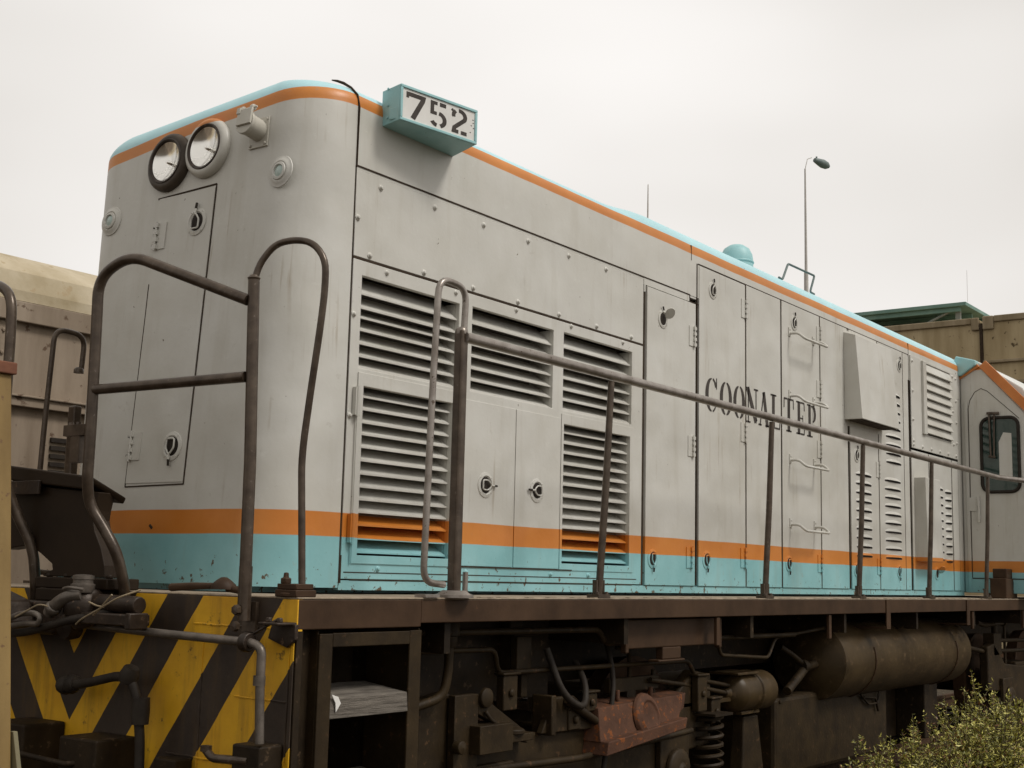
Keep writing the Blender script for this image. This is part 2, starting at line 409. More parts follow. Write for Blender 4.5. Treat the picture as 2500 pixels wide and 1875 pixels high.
for xx in (-1.2, 9.0):
    s = MB(); s.box(xx-1.3, xx+1.3, 3.45, 3.55, .5, .7); wb = s.build('bogie', UNDER_M, wr)
    for yc in (3.6825, 5.1175):
        for dx in (-.9, .9):
            s = MB(); s.cyl((xx+dx, yc-.06, .6), (xx+dx, yc+.06, .6), .42, None, 28); s.build('wheel', STEELR_M, wb)

# concrete shed with canopy far behind
sh = thing('warehouse', 'long stained concrete warehouse wall behind the cab on the right', 'building', (32, 0, 0))
s = MB(); s.box(30, 42, 4.98, 24, 0, 8.30); s.build('wall', CONC_M, sh)
s = MB(); s.box(29.98, 42, -14, 4.90, 0, 8.34); s.build('wall', CONC_M, sh)
s = MB(); s.box(29.93, 29.995, 5.18, 24, 8.20, 8.36); s.build('coping', COPE_M, sh, .02)
s = MB(); s.box(29.92, 29.975, -14, 4.62, 8.22, 8.38); s.build('coping', COPE_M, sh, .02)
s = MB(); s.box(29.91, 29.975, 4.62, 4.895, 8.03, 8.38); s.box(29.91, 29.995, 4.985, 5.18, 8.03, 8.36); s.build('bracket_block', COPE_M, sh, .03)
s = MB(); s.box(29.90, 29.975, -14, 4.9, 7.16, 7.24); s.box(29.86, 29.975, -14, 4.9, 6.60, 6.70); s.box(29.90, 29.975, -14, 4.9, 6.0, 6.06); s.build('string_course', COPE_M, sh, .02)
s = MB(); s.box(29.93, 29.985, 4.905, 4.975, 0, 8.2); s.build('drain_gap', SEAM, sh)
cp = thing('roof_canopy', 'green sheet-metal canopy standing on top of the concrete warehouse roof', 'canopy', (33, 8, 8.3))
s = MB(); s.hexa([(31, 5.62, 8.94), (31, 12.0, 8.94), (38, 12.0, 8.97), (38, 5.62, 8.97), (31, 5.62, 9.04), (31, 12.0, 9.04), (38, 12.0, 9.07), (38, 5.62, 9.07)])
s.build('roof_sheet', GREEN_M, cp, .01)
s = MB()
for k in range(7): s.box(31.1+k*1.0, 31.18+k*1.0, 5.8, 11.9, 8.82, 8.935)
s.build('roof_beam', GREEN_M, cp)
for x in (31.2, 37.6):
    for y in (5.9, 9.0, 11.8):
        s = MB(); s.box(x, x+.12, y-.06, y+.06, 8.38, 8.93); s.build('post', GBEAM_M, cp)
s = MB(); s.tube([(31.2, 6.0, 8.90), (31.2, 7.1, 8.42)], .035, 6); s.build('brace', GBEAM_M, cp)
s = MB(); s.tube([(31.2, 8.9, 8.90), (31.2, 7.8, 8.42)], .035, 6); s.build('brace', GBEAM_M, cp)
s = MB(); s.cyl((31.1, 5.6, 9.05), (31.1, 5.6, 9.9), .004, None, 6); s.build('lightning_rod', POLE_M, cp)
# yard lamp and mast
lp = thing('yard_lamp', 'tall slim lamp post with oval lamp head rising behind the locomotive roof', 'lamp post', (30.78, 10, 0))
s = MB(); s.tube([(30.78, 10, 0), (30.78, 10, 7), (30.77, 10, 10.3)], [.12, .085, .06], 10); s.tube([(30.77, 10, 10.3), (30.76, 10, 13.35)], [.045, .024], 8); s.build('pole', POLE_M, lp)
s = MB(); s.tube([(30.76, 10, 13.34), (30.86, 9.97, 13.66), (31.08, 9.93, 13.76)], .012, 6); s.build('bracket_arm', POLE_M, lp)
s = MB(); s.T = Matrix.Translation((31.48, 9.80, 13.68)) @ Matrix.Scale(.85, 4) @ Matrix.Rotation(-.35, 4, 'Z') @ Matrix.Rotation(.14, 4, 'Y')
prof = [(0, -.36), (.075, -.34), (.11, -.18), (.15, .05), (.13, .24), (.06, .36), (0, .38)]
s.lathe((0, 0, 0), (1, 0, 0), prof, 16)
s.lathe((-.26, 0, .06), (0, 0, 1), [(.03, 0), (.03, .09), (0, .10)], 8)
s.build('lamp_head', LAMPH_M, lp)
ms = MB(); ms.tube([(39.0, 20.0, 0), (39.0, 20, 15.7), (39.0, 20, 16.65)], [.06, .03, .018], 6)
tag(ms.build('mast', POLE_M), 'thin bare mast barely showing above the middle of the locomotive roof', 'mast')

# ------------------------------------------------------------------ the locomotive
L = thing('locomotive', 'grey diesel locomotive with orange bands, light blue skirt and number 752', 'locomotive', (6, 0, 0))
HY0, HY1, RC = -.80, .765, .255      # hood sides and corner radius
def plan(z, inset, x_end):          # plan outline of the hood at height z, from near side round the nose to the far side
    xf = face_x(z)+inset; y0, y1 = HY0+inset, HY1+.055*(min(z, 3.6)-3.0)-inset; r = max(RC-inset*.4, .12); rf = max(.22-inset*.3, .08); pts = [(x_end, y0)]
    n = 10
    for k in range(n+1):
        a = k/n*pi/2; pts.append((xf+r-r*sin(a), y0+r-r*cos(a)))
    for k in range(n+1):
        a = k/n*pi/2; pts.append((xf+rf-rf*cos(a), y1-rf+rf*sin(a)))
    pts.append((x_end, y1)); return pts
def loft(s, rings, close_top=True):
    def dense(p):
        a, b = p[0], p[1]; c, d = p[-2], p[-1]; out = []
        cuts = [9.42, 7, 5.2, 3.6, 3.4, 3.25, 3.1, 3.0, 2.9, 2.6, 1.8]
        out += [(x, a[1]) for x in cuts if b[0]+.05 < x <= a[0]+1e-6] or [a]
        out += p[1:-1]
        out += [(x, d[1]) for x in cuts[::-1] if c[0]+.05 < x <= d[0]+1e-6] or [d]
        return out
    if rings[0][0][0][0] > 5: rings = [(dense(p), z) for p, z in rings]
    n = len(rings[0][0]); vs = []; fs = []
    for pts, zf in rings:
        for (x, y) in pts: vs.append((x, y, zf(x, y) if callable(zf) else zf))
    for i in range(len(rings)-1):
        for j in range(n-1):
            fs.append((i*n+j, i*n+j+1, (i+1)*n+j+1, (i+1)*n+j))
    s.add([v for v in vs], [f[::-1] for f in fs], True)
XE = 9.42
s = MB()
# nose and far side below the roof panel; the near side starts at the corner seam
rings = []
for z in (1.48, 2.0, 2.6, 3.0, 3.367):
    p = plan(z, 0, .728); p[-1] = (XE, HY1); rings.append((p, z))
loft(s, rings)
# roof panel all round, rounded over into a cambered roof
def crown(x, y): return 3.66+.0
rings = []
def edge(y): return 3.614-.058*y
def rise(x): t = min(max((x-2.9)/.5, 0), 1); return t*t*(3-2*t)
def camber(y): return 1-((y+.03)/.80)**2
rings.append((plan(3.367, 0, XE), 3.367)); rings.append((plan(3.50, 0, XE), 3.50)); rings.append((plan(3.60, 0, XE), lambda x, y: edge(y)))
for k in range(1, 9):
    a = k/8*pi/2; rings.append((plan(3.60, .12*(1-cos(a)), XE), (lambda h: (lambda x, y: edge(y)+h*(1+.45*rise(x))+.075*max(camber(y), 0)**1.3*h/.09))(.09*sin(a))))
for ins in (.18, .26, .36, .50, .66):
    t = (ins-.12)/.54; rings.append((plan(3.60, ins, XE), (lambda t: (lambda x, y: edge(y)*(1-t)+3.614*t+.09+.041*rise(x)+.03*rise(x)*t+.075*max(camber(y), 0)**1.3*(1-.6*t)+.09*t**.75))(t)))
loft(s, rings)
# near side backing wall behind the panels, and the back of the hood
s.m = 1
s.add([(.728, -.625, 1.48), (XE, -.625, 1.48), (XE, -.625, 3.367), (.728, -.625, 3.367)], [(0, 1, 2, 3)])
s.add([(.728, -.625, 3.366), (XE, -.625, 3.366), (XE, -.799, 3.366), (.728, -.799, 3.366)], [(0, 1, 2, 3)])
s.add([(.728, -.80, 1.48), (.728, -.625, 1.48), (.728, -.625, 3.367), (.728, -.80, 3.367)], [(0, 1, 2, 3)])
s.m = 0
s.box(.36, XE-.01, -.60, .66, 1.455, 1.50)
hood = s.build('hood', [PAINT, SEAM], L)

def panel(name, x0, x1, z0, z1, off=0.0, th=.03, holes=(), bev=.004, label=None, parent=None, mats=PAINT):
    s = MB(); s.plate(x0, x1, z0, z1, list(holes), SIDE_Y-off, SIDE_Y-off+th)
    return s.build(name, mats, parent or L, bev, label)
def bolts(s, pts, r=.011, off=0.0):
    for x, z in pts: s.lathe((x, SIDE_Y-off, z), (0, -1, 0), [(r*1.5, -.002), (r*1.5, .003), (r, .004), (r*.8, .012), (0, .013)], 8)
# lower sill strip and backing plate for the doors (small gaps between panels read as dark seams)
s = MB()
s.box(.736, 9.42, -.796, -.72, 1.47, 1.512)
s.box(9.30, 9.42, -.798, -.70, 1.515, 3.62)
s.m = 1
s.box(.80, 3.2, -.7985, -.7965, 1.512, 1.518)
s.build('base_strip', [PAINT, SEAM], L, .003)
# large blank panel above the louvres
s = MB(); s.plate(.740, 3.295, 2.952, 3.352, [], -.800, -.77)
bolts(s, [(.903+i*.392, 3.305+i*.004) for i in range(6)]+[(.845+i*.385, 2.972) for i in range(7)]+[(.757, 3.13)])
s.build('side_panel', PAINT, L, .004)
s = MB(); s.box(3.305, 3.32, -.80, -.73, 3.28, 3.36); s.box(.740, 3.98, -.7975, -.75, 3.353, 3.3665); s.build('panel_frame', PAINT, L)
# louvred radiator panel
H = [(.803, 1.512, 2.450, 2.872), (1.617, 2.340, 2.450, 2.878), (2.440, 3.170, 2.450, 2.884)]
H2 = [(.836, 1.478, 1.622, 2.372), (2.450, 3.150, 1.622, 2.376)]
s = MB(); s.plate(.742, 3.295, 1.518, 2.940, H+H2, -.800, -.772)
bolts(s, [(.966, 2.917), (1.478, 2.922), (1.987, 2.926), (2.508, 2.928), (3.06, 2.925), (.757, 2.687), (.757, 2.232), (.98, 1.565), (1.62, 1.562), (2.35, 1.562), (2.72, 1.562)], .010)
s.build('louvre_panel', PAINT, L, .004)
def louvre(x0, x1, z0, z1, n, name='louvre', lips=None):
    s = MB(); p = (z1-z0)/n; th = .0035
    for k in range(n):
        zo = z0+p*k+p*.34+rng.uniform(-.003, .003) if lips is None else z0+(z1-z0)*lips[k]+rng.uniform(-.002, .002)   # lower outer lip of the blade
        zi = zo+p*.98 if lips is None else z0+(z1-z0)*(list(lips)+[1.03])[k+1]+.003   # upper inner edge
        yo, yi = -.784, -.680
        jit = rng.uniform(-.0015, .0015)
        s.hexa([(x0, yo, zo+jit), (x1, yo, zo-jit), (x1, yo+.004, zo-th*2), (x0, yo+.004, zo-th*2), (x0, yi-.002, zi+th), (x1, yi-.002, zi+th), (x1, yi+.002, zi-th), (x0, yi+.002, zi-th)])
        s.box(x0, x1, yo-.002, yo+.006, zo-.007, zo+.001)
    s.box(x0-.006, x0-.0005, -.771, -.642, z0, z1); s.box(x1+.0005, x1+.006, -.771, -.642, z0, z1)
    s.m = 1; s.add([(x0-.01, -.640, z0-.01), (x1+.01, -.640, z0-.01), (x1+.01, -.640, z1+.01), (x0-.01, -.640, z1+.01)], [(0, 1, 2, 3)])
    s.build(name, [PAINT, BACK_M], L)
for h in H: louvre(h[0], h[1], h[2], h[3], 7, lips=(.018, .147, .283, .427, .560, .668, .822))
for h in H2: louvre(h[0], h[1], h[2], h[3], 13)
# flush access doors in the louvre panel
s = MB(); s.plate(1.540, 2.000, 1.592, 2.405, [], -.8045, -.801); s.build('hatch', PAINT, L, .002)
hatchA = bpy.data.objects['hatch']
s = MB(); s.plate(2.008, 2.42, 1.592, 2.405, [], -.8045, -.801); hatchB = s.build('hatch', PAINT, L, .002)
# raised trim round the lower left louvre door
s = MB(); s.plate(.800, 1.530, 1.585, 2.432, [(.836, 1.478, 1.622, 2.372)], -.806, -.801); s.build('louvre_frame', PAINT, L, .002)
s = MB(); s.plate(2.428, 3.195, 1.585, 2.432, [(2.450, 3.150, 1.622, 2.376)], -.8045, -.801); s.build('louvre_frame', PAINT, L, .002)
s = MB()
for zc in (2.30, 1.74): s.box(.770, .799, -.823, -.803, zc-.065, zc+.06); s.cyl((.785, -.822, zc-.07), (.785, -.822, zc+.065), .009, None, 8)
s.cyl((.792, -.806, 1.58), (.792, -.806, 2.36), .003, None, 6)
s.build('hinge', PAINT, L)

def latch(T, ang=-90, r=.05, opened=False, parent=None, tipdark=True):
    s = MB(); s.T = T @ Matrix.Rotation(rad(ang), 4, 'Z')
    # local +X is where the pin points
    s.lathe((0, 0, 0), (0, 0, 1), [(r*1.22, 0), (r*1.20, .004), (r*1.0, .006), (r*.92, .007), (r*.84, .002)], 28)
    s.m = 1
    s.lathe((0, 0, 0), (0, 0, 1), [(r*.86, .001), (r*.80, .002), (0, .0022)], 28)
    s.m = 0
    for a in (40, 140, 220, 320): s.lathe((r*1.1*cos(rad(a)), r*1.1*sin(rad(a)), .004), (0, 0, 1), [(.004, 0), (.003, .003), (0, .004)], 6)
    if not opened:
        pts = [(-.62*r, -.45*r, .012), (-.62*r, .45*r, .012), (.15*r, .48*r, .012), (.62*r, .12*r, .014), (.62*r, -.12*r, .014), (.15*r, -.48*r, .012)]
        s.tube(rnd(pts, r*.18, 3, True), r*.075, 6, closed=True)
        s.tube([(.6*r, 0, .014), (1.1*r, 0, .013)], r*.10, 6)
    else:
        s.T = T
        q = Matrix.Rotation(rad(-32), 4, 'X') @ Matrix.Rotation(rad(22), 4, 'Y')
        s.T = T @ Matrix.Translation((.012, .028, .012)) @ Matrix.Rotation(rad(35), 4, 'Z') @ Matrix.Rotation(rad(-58), 4, 'Y')
        s.lathe((.03, 0, 0), (0, 0, 1), [(.036, -.003), (.038, 0), (.036, .006), (0, .007)], 20, .8)
        s.T = T @ Matrix.Rotation(rad(ang), 4, 'Z')
    s.m = 1
    s.tube([(1.1*r, 0, .013), (1.62*r, 0, .010)], r*.11, 6)
    return s.build('latch', [PAINT, GASKET], parent or L)
latch(Tside(1.755, 1.994, -.8045), 0, .052, parent=hatchA); latch(Tside(2.203, 1.996, -.8045), 180, .052, parent=hatchB)

def hinge(s, T, side=1, h=.13):
    # plate on the door, knuckles at the edge
    s.T = T
    s.m = 0; s.box(-.062, -.008, -h/2, h/2, 0.0, .005)
    for k in range(4):
        z = -h/2+.012+k*(h-.024)/3; s.box(-.012, .016, z-.010, z+.010, 0, .016)
    s.cyl((.0, -h/2-.006, .012), (.0, h/2+.006, .012), .0055, None, 8)
    s.m = 1
    for z in (-h/2+.02, h/2-.02): s.box(.014, .026, z-.006, z+.004, .001, .010)
    s.T = Matrix.Identity(4)
def door(x0, x1, z0, z1, name='engine_door', off=0.005, label=None, louv=None, lat=(), hin=(), extra=None):
    s = MB(); s.plate(x0, x1, z0, z1, [], -.800-off, -.772)
    if louv:
        for (a, b, zt, dz, n) in louv:
            for k in range(n):
                z = zt-k*dz; mx = (a+b)/2; wv = (b-a)/2; d = .019
                yb = -.800-off
                top = []; bot = []; nseg = 6
                vs = []; fs = []
                for q in range(nseg+1):
                    t = -1+2*q/nseg; x = mx+wv*t; e = (1-abs(t)**3.0)
                    vs += [(x, yb-.0005, z+.026*(.35+.65*e)-.004), (x, yb-.0005-d*e*.8, z+.006*e-.002), (x, yb-.0005-d*e, z-.006+.003*e), (x, yb-.0005, z-.006+.003*e)]
                for q in range(nseg):
                    for c in range(2): fs.append((q*4+c, (q+1)*4+c, (q+1)*4+c+1, q*4+c+1)[::-1])
                s.m = 0; s.add(vs, fs, True)
                s.m = 1; s.add(vs, [((q*4+2, (q+1)*4+2, (q+1)*4+3, q*4+3))[::-1] for q in range(nseg)], False)
                s.box(a+.012, b-.012, yb-.0022, yb-.0005, z-.018, z-.004)
    o = s.build(name, [PAINT, HOLE_M], L, .003, label)
    for l in lat: latch(Tside(l[0], l[1], -.800-off), l[2], .048, opened=(len(l) > 3), parent=o)
    for (hx, hz) in hin:
        h = MB(); hinge(h, Tside(hx, hz, -.800-off)); h.build('hinge', [PAINT, GASKET], o)
    return o
ZB = 1.515
door(3.335, 3.955, ZB, 3.318, lat=((3.525, 3.146, 100, 1), (3.422, 1.671, -90)), hin=((3.925, 3.10), (3.915, 2.39), (3.90, 1.69)))
dB = door(4.003, 4.672, ZB, 3.585, lat=((4.19, 3.455, 90), (4.112, 1.680, -90)), hin=((4.672, 3.415), (4.662, 2.555), (4.655, 1.707)))
door(4.692, 5.248, ZB, 3.590)
dD = door(5.272, 5.955, ZB, 3.590, lat=((5.49, 3.46, 90), (5.37, 1.684, -90)), hin=((5.960, 3.44), (5.955, 3.02), (5.955, 2.557), (5.945, 1.698)))
door(5.975, 6.508, ZB, 3.590)
door(6.560, 7.170, ZB, 3.590, lat=((6.69, 2.58, 90), (6.655, 1.665, -90)), hin=((7.175, 2.50), (7.165, 1.70)), louv=[(6.655, 7.010, 2.437, .0722, 10)])
door(7.190, 7.785, ZB, 3.590, lat=((7.71, 3.46, 90), (7.62, 1.668, -90)), louv=[(7.345, 7.722, 3.182, .0732, 9), (7.300, 7.70, 2.437, .0722, 10)])
door(7.800, 7.925, ZB, 3.590, name='filler_panel')
# roof-side panel step near the front door
s = MB(); s.box(3.30, 3.885, -.7985, -.75, 3.325, 3.3665); s.build('panel_lip', PAINT, L)
# upper hood side above the doors: thin overlay seams
s = MB()
for x in (3.975, 5.262, 6.532, 7.795): s.box(x-.004, x+.0055, -.8035, -.795, 1.52, 3.592)
s.box(3.306, 3.330, -.79, -.75, 1.50, 3.36)
s.box(3.99, 7.96, -.8035, -.795, 3.5905, 3.597)
for x in (4.682, 5.965, 7.18): s.box(x-.008, x+.008, -.8028, -.795, 1.52, 3.592)
s.box(.7295, .7345, -.8012, -.76, 1.50, 3.66)
s.box(.73, 3.88, -.8012, -.78, 3.3655, 3.3725)
s.box(3.878, 3.885, -.8012, -.79, 3.325, 3.37); s.box(3.88, 4.0, -.8012, -.79, 3.322, 3.328)
s.box(.74, 3.29, -.7995, -.78, 2.941, 2.951)
s.box(3.897, 3.903, -.8013, -.79, 3.60, 3.70)
s.box(7.958, 7.966, -.8013, -.79, 1.51, 3.70)
s.box(9.293, 9.300, -.8013, -.79, 1.51, 3.62)
s.box(.735, .742, -.8035, -.80, 1.50, 1.62)
s.box(.76, 3.24, -.8015, -.80, 1.545, 1.5495)
s.box(1.53, 2.55, -.8052, -.80, 1.5845, 1.5905)
s.build('seam', SEAM, L)
# upper hood side strip over the door zone (between the roof shell's lower edge and the doors is the shell itself)
# grab irons on the fourth door
for zc in (3.365, 2.90, 2.43, 1.965):
    s = MB()
    for x in (5.40, 5.835):
        s.box(x-.018, x+.018, -.812, -.801, zc-.02, zc+.045); s.lathe((x, -.812, zc+.03), (0, -1, 0), [(.008, 0), (.006, .005), (0, .006)], 6)
    s.tube(rnd([(5.40, -.808, zc), (5.40, -.875, zc), (5.40, -.925, zc-.045), (5.835, -.925, zc-.045), (5.835, -.875, zc), (5.835, -.808, zc)], .03, 4), .010, 8)
    s.build('grab_iron', PAINT, L)
# end louvred panel next to the cab
s = MB(); s.plate(7.985, 9.285, 2.765, 3.600, [(8.262, 9.085, 2.92, 3.580)], -.812, -.801)
bolts(s, [(8.02, z) for z in (3.55, 3.28, 3.02, 2.83)]+[(9.245, z) for z in (3.55, 3.33, 3.12, 2.92)]+[(9.15, z) for z in (3.56, 3.22, 2.90)]+[(8.02+i*.24, 2.795) for i in range(6)], .012, .012)
s.build('end_panel', PAINT, L, .004)
s = MB()
s.box(8.262, 8.345, -.835, -.80, 2.915, 3.585)
n_ = 8
for k in range(n_):
    z0 = 2.93+k*(.645/n_); z1 = z0+.645/n_
    s.hexa([(8.35, -.838, z0), (9.09, -.838, z0), (9.09, -.80, z0), (8.35, -.80, z0), (8.35, -.806, z1-.004), (9.09, -.806, z1-.004), (9.09, -.80, z1-.004), (8.35, -.80, z1-.004)])
s.build('shutter', PAINT, L, .002)
# lower doors under the end panel, with a tall box on the first
door(7.985, 8.43, ZB, 2.745)
dI = door(8.445, 9.08, ZB, 2.745, lat=((8.60, 1.665, 20, 1),), louv=[(8.47, 8.83, 2.452, .0722, 10), (8.87, 9.07, 2.435, .0715, 10)])
for x in (8.436, 9.093):
    s = MB(); s.box(x-.005, x+.006, -.8035, -.79, 1.52, 2.74); s.build('seam', SEAM, L)
door(9.108, 9.285, ZB, 2.745, name='filler_panel')
s = MB(); s.hexa([(8.045, -.92, 1.765), (8.44, -.92, 1.765), (8.44, -.80, 1.765), (8.045, -.80, 1.765), (8.045, -.905, 2.505), (8.44, -.905, 2.505), (8.44, -.80, 2.505), (8.045, -.80, 2.505)])
s.build('junction_box', PAINT, L, .006)
# tapered intake box
s = MB(); s.box(6.425, 7.30, -.806, -.801, 2.80, 3.572)
s.hexa([(6.44, -.955, 2.845), (7.27, -.955, 2.845), (7.27, -.806, 2.845), (6.44, -.806, 2.845), (6.44, -.905, 3.52), (7.24, -.905, 3.52), (7.24, -.806, 3.55), (6.44, -.806, 3.55)])
s.m = 1; s.box(6.47, 7.24, -.94, -.82, 2.838, 2.8449)
s.build('air_intake', [PAINT, SEAM], L, .006)

# ---- nose details
def nose_seams():
    s = MB(); 
    def line(y0, z0, y1, z1, wd=.006):
        a = Vector((0, y0, z0)); b = Vector((0, y1, z1)); d = (b-a).normalized(); n = Vector((0, -d.z, d.y))*wd/2
        pts = [a-n, b-n, b+n, a+n]
        v = [(face_x(p.z)-.0025, p.y, p.z) for p in pts]+[(face_x(p.z)+.003, p.y, p.z) for p in pts]
        s.add(v, [(0, 1, 2, 3), (4, 7, 6, 5), (0, 4, 5, 1), (1, 5, 6, 2), (2, 6, 7, 3), (3, 7, 4, 0)])
    line(-.197, 3.303, -.197, 1.912, .0065); line(.214, 3.292, -.197, 3.303, .008); line(.205, 1.909, -.197, 1.914, .0065); line(.205, 1.909, .207, 2.60, .005); line(.207, 2.60, .21, 2.87, .003)
    for y, z in ((.019, 2.985), (-.115, 2.766), (.142, 2.755), (.147, 2.627), (-.127, 2.635), (.035, 3.093)):
        s.lathe((face_x(z)-.001, y, z), (-1, 0, 0), [(.0065, 0), (.0065, .001), (0, .0012)], 8)
    line(-.02, 1.72, -.0, 1.735, .012)
    return s.build('nose_seam', SEAM, L)
nose_seams()
s = MB(); T = Tfront(.003, 2.607); s.T = T; s.box(-.20, .193, -.685, .685, .0, .0035)
nd = s.build('nose_door', PAINT, L, .002)
latch(Tfront(-.088, 3.135, .004), 90, .055, parent=nd); latch(Tfront(-.095, 2.085, .004), -90, .055, parent=nd)
for zc in (3.10, 2.095):
    h = MB(); hinge(h, Tfront(.185, zc, .004) @ Matrix.Rotation(pi, 4, 'Z')); h.build('hinge', [PAINT, GASKET], nd)
def headlight(y, z, dark):
    s = MB(); s.T = Tfront(y, z)
    s.lathe((0, 0, 0), (0, 0, 1), [(.143, 0), (.145, .012), (.141, .026), (.128, .036), (.112, .039), (.101, .034), (.097, .02), (.095, -.004)], 40, cap=False)
    o = s.build('headlight', RIM_M if dark else PAINT, L, label='dark-rimmed headlight' if dark else 'grey-rimmed headlight')
    s = MB(); s.T = Tfront(y, z); s.lathe((0, 0, 0), (0, 0, 1), [(.113, .0385), (.109, .043), (.099, .040), (.096, .034)], 40, cap=False); s.build('rim', IRON_M, o)
    s = MB(); s.T = Tfront(y, z)
    prof = [(.096*t, .004+.030*t*t) for t in (1, .9, .75, .6, .45, .3, .15, .05)]
    s.lathe((0, 0, 0), (0, 0, 1), prof+[(0, .004)], 36, cap=False); s.lathe((0, 0, .005), (0, 0, 1), [(.010, 0), (.010, .016), (.004, .020), (0, .021)], 10)
    s.build('reflector', REFL_M, o)
    s = MB(); s.T = Tfront(y, z); s.lathe((0, 0, 0), (0, 0, 1), [(.097, .032), (.07, .037), (.035, .040), (0, .041)], 36, cap=False); s.build('lens', LENS_M, o)
headlight(.150, 3.462, True); headlight(-.118, 3.487, False)
def marker(y, z):
    s = MB(); s.T = Tfront(y, z)
    s.lathe((0, 0, 0), (0, 0, 1), [(.074, 0), (.073, .005), (.062, .007), (.056, .012), (.048, .014), (.043, .010), (.040, .018), (.030, .020), (.027, .012)], 30)
    o = s.build('marker_light', PAINT, L)
    s = MB(); s.T = Tfront(y, z); s.lathe((0, 0, 0), (0, 0, 1), [(.028, .011), (.02, .016), (0, .018)], 20); s.build('lens', MLENS_M, o)
marker(-.615, 3.292); marker(.558, 3.232)
# multiple-unit socket box on the nose
s = MB(); s.T = Tfront(-.455, 3.508) @ Matrix.Diagonal((.86, .92, .8, 1))
s.box(-.070, .070, -.085, .070, 0, .012)
for u, v in ((-.055, -.07), (.055, -.07), (-.055, .055), (.055, .055)): s.lathe((u, v, .012), (0, 0, 1), [(.009, 0), (.008, .007), (0, .008)], 6)
s.T = Tfront(-.455, 3.508) @ Matrix.Diagonal((.86, .86, .8, 1)) @ Matrix.Rotation(rad(-6), 4, 'X')
s.lathe((0, 0, 0), (0, 0, 1), [(.058, -.01), (.058, .10), (.064, .105), (.064, .125), (.05, .126)], 22)
s.box(-.050, .056, -.02, .070, .126, .140); s.box(-.056, -.030, .045, .080, .10, .145)
s.lathe((-.045, .085, .110), (1, 0, 0), [(.016, -.012), (.018, 0), (.016, .012)], 12); s.lathe((.03, .085, .110), (1, 0, 0), [(.016, -.012), (.018, 0), (.016, .012)], 12)
s.lathe((0, .085, .11), (1, 0, 0), [(.007, -.06), (.007, .06)], 8)
s.build('jumper_socket', GREYP, L, .003)
# number board
A0 = Vector((.900, -.79)); A1 = Vector((.868, -.925)); B1 = Vector((1.340, -1.005)); B0 = Vector((1.425, -.79))
s = MB(); zb, zt = 3.600, 3.772
s.hexa([(*A0, zb), (*A1, zb), (*B1, zb), (*B0, zb), (*A0, zt), (*A1, zt), (*B1, zt), (*B0, zt)])
fdir = (B1-A1).normalized(); fn = Vector((fdir.y, -fdir.x)); wid = (B1-A1).length
TB = Matrix(((fdir.x, 0, fn.x, A1.x), (fdir.y, 0, fn.y, A1.y), (0, 1, 0, zb), (0, 0, 0, 1)))
s.T = TB; e = .014
s.box(0, wid, 0, e, 0, .010); s.box(0, wid, .172-e, .172, 0, .010); s.box(0, e, e, .172-e, 0, .010); s.box(wid-e, wid, e, .172-e, 0, .010)
s.T = Matrix.Identity(4)
for (u, z) in ((.35, 3.77), (.35, 3.69), (.35, 3.63), (.7, 3.62)):
    p = A0.lerp(A1, u); s.lathe((p.x, p.y, z), (-.97, .23, 0), [(.008, 0), (.007, .005), (0, .006)], 8)
s.box(.872, .878, -.92, -.86, 3.612, 3.665)
nb = s.build('number_board', BOARD_M, L, .003)
s = MB(); s.T = TB; s.box(e-.001, wid-e+.001, e-.001, .172-e+.001, 0, .0035); npl = s.build('number_plate', PLATE_M, nb)
def ribbon(s, pts, wd, z0, z1, cap=False):
    P = [Vector((p[0], p[1])) for p in pts]; k = len(P); Lp = []; Rp = []
    W = wd if isinstance(wd, (list, tuple)) else [wd]*k
    for i in range(k):
        if i == 0: d = (P[1]-P[0]).normalized(); m_ = 1
        elif i == k-1: d = (P[-1]-P[-2]).normalized(); m_ = 1
        else:
            d1 = (P[i]-P[i-1]).normalized(); d2 = (P[i+1]-P[i]).normalized(); d = (d1+d2).normalized(); m_ = 1/max(.5, d.dot(d1))
        n = Vector((-d.y, d.x))*W[i]/2*m_; Lp.append(P[i]+n); Rp.append(P[i]-n)
    for i in range(k-1):
        q = [Rp[i], Rp[i+1], Lp[i+1], Lp[i]]
        v = [(p.x, p.y, z0) for p in q]+[(p.x, p.y, z1) for p in q]
        s.add(v, [(0, 1, 2, 3)[::-1], (4, 5, 6, 7), (0, 1, 5, 4), (1, 2, 6, 5), (2, 3, 7, 6), (3, 0, 4, 7)])
def arc(cx, cy, rx, ry, a0, a1, n=14): return [(cx+rx*cos(rad(a0+(a1-a0)*i/n)), cy+ry*sin(rad(a0+(a1-a0)*i/n))) for i in range(n+1)]
# digits in a unit box (width .62, height 1), stencil breaks left open
def digit(s, ch, T, h):
    s.T = T @ Matrix.Diagonal((h*1.36, h, 1, 1)); z0, z1 = .003, .0048; w_ = .145
    if ch == '7':
        ribbon(s, [(.05, .76), (.05, .99)], .09, z0, z1); ribbon(s, [(.095, .915), (.62, .915), (.60, .80), (.26, .0)], [.16, .16, .16, .17], z0, z1)
    elif ch == '5':
        ribbon(s, [(.37, .92), (.60, .92)], .15, z0, z1); ribbon(s, [(.28, .92), (.09, .92), (.09, .52), (.26, .52)], w_*.9, z0, z1)
        ribbon(s, [(.35, .55)]+arc(.33, .30, .235, .25, 72, -70, 12), w_, z0, z1); ribbon(s, arc(.30, .30, .235, .245, 262, 210, 6), w_, z0, z1)
    elif ch == '2':
        ribbon(s, arc(.32, .72, .22, .22, 200, 130, 6), w_*.9, z0, z1); ribbon(s, arc(.33, .72, .22, .22, 98, -28, 12)+[(.14, .22), (.12, .08), (.30, .08)], w_, z0, z1); ribbon(s, [(.40, .08), (.62, .08)], w_, z0, z1)
        ribbon(s, [(.03, .86), (.07, .94)], .07, z0, z1)
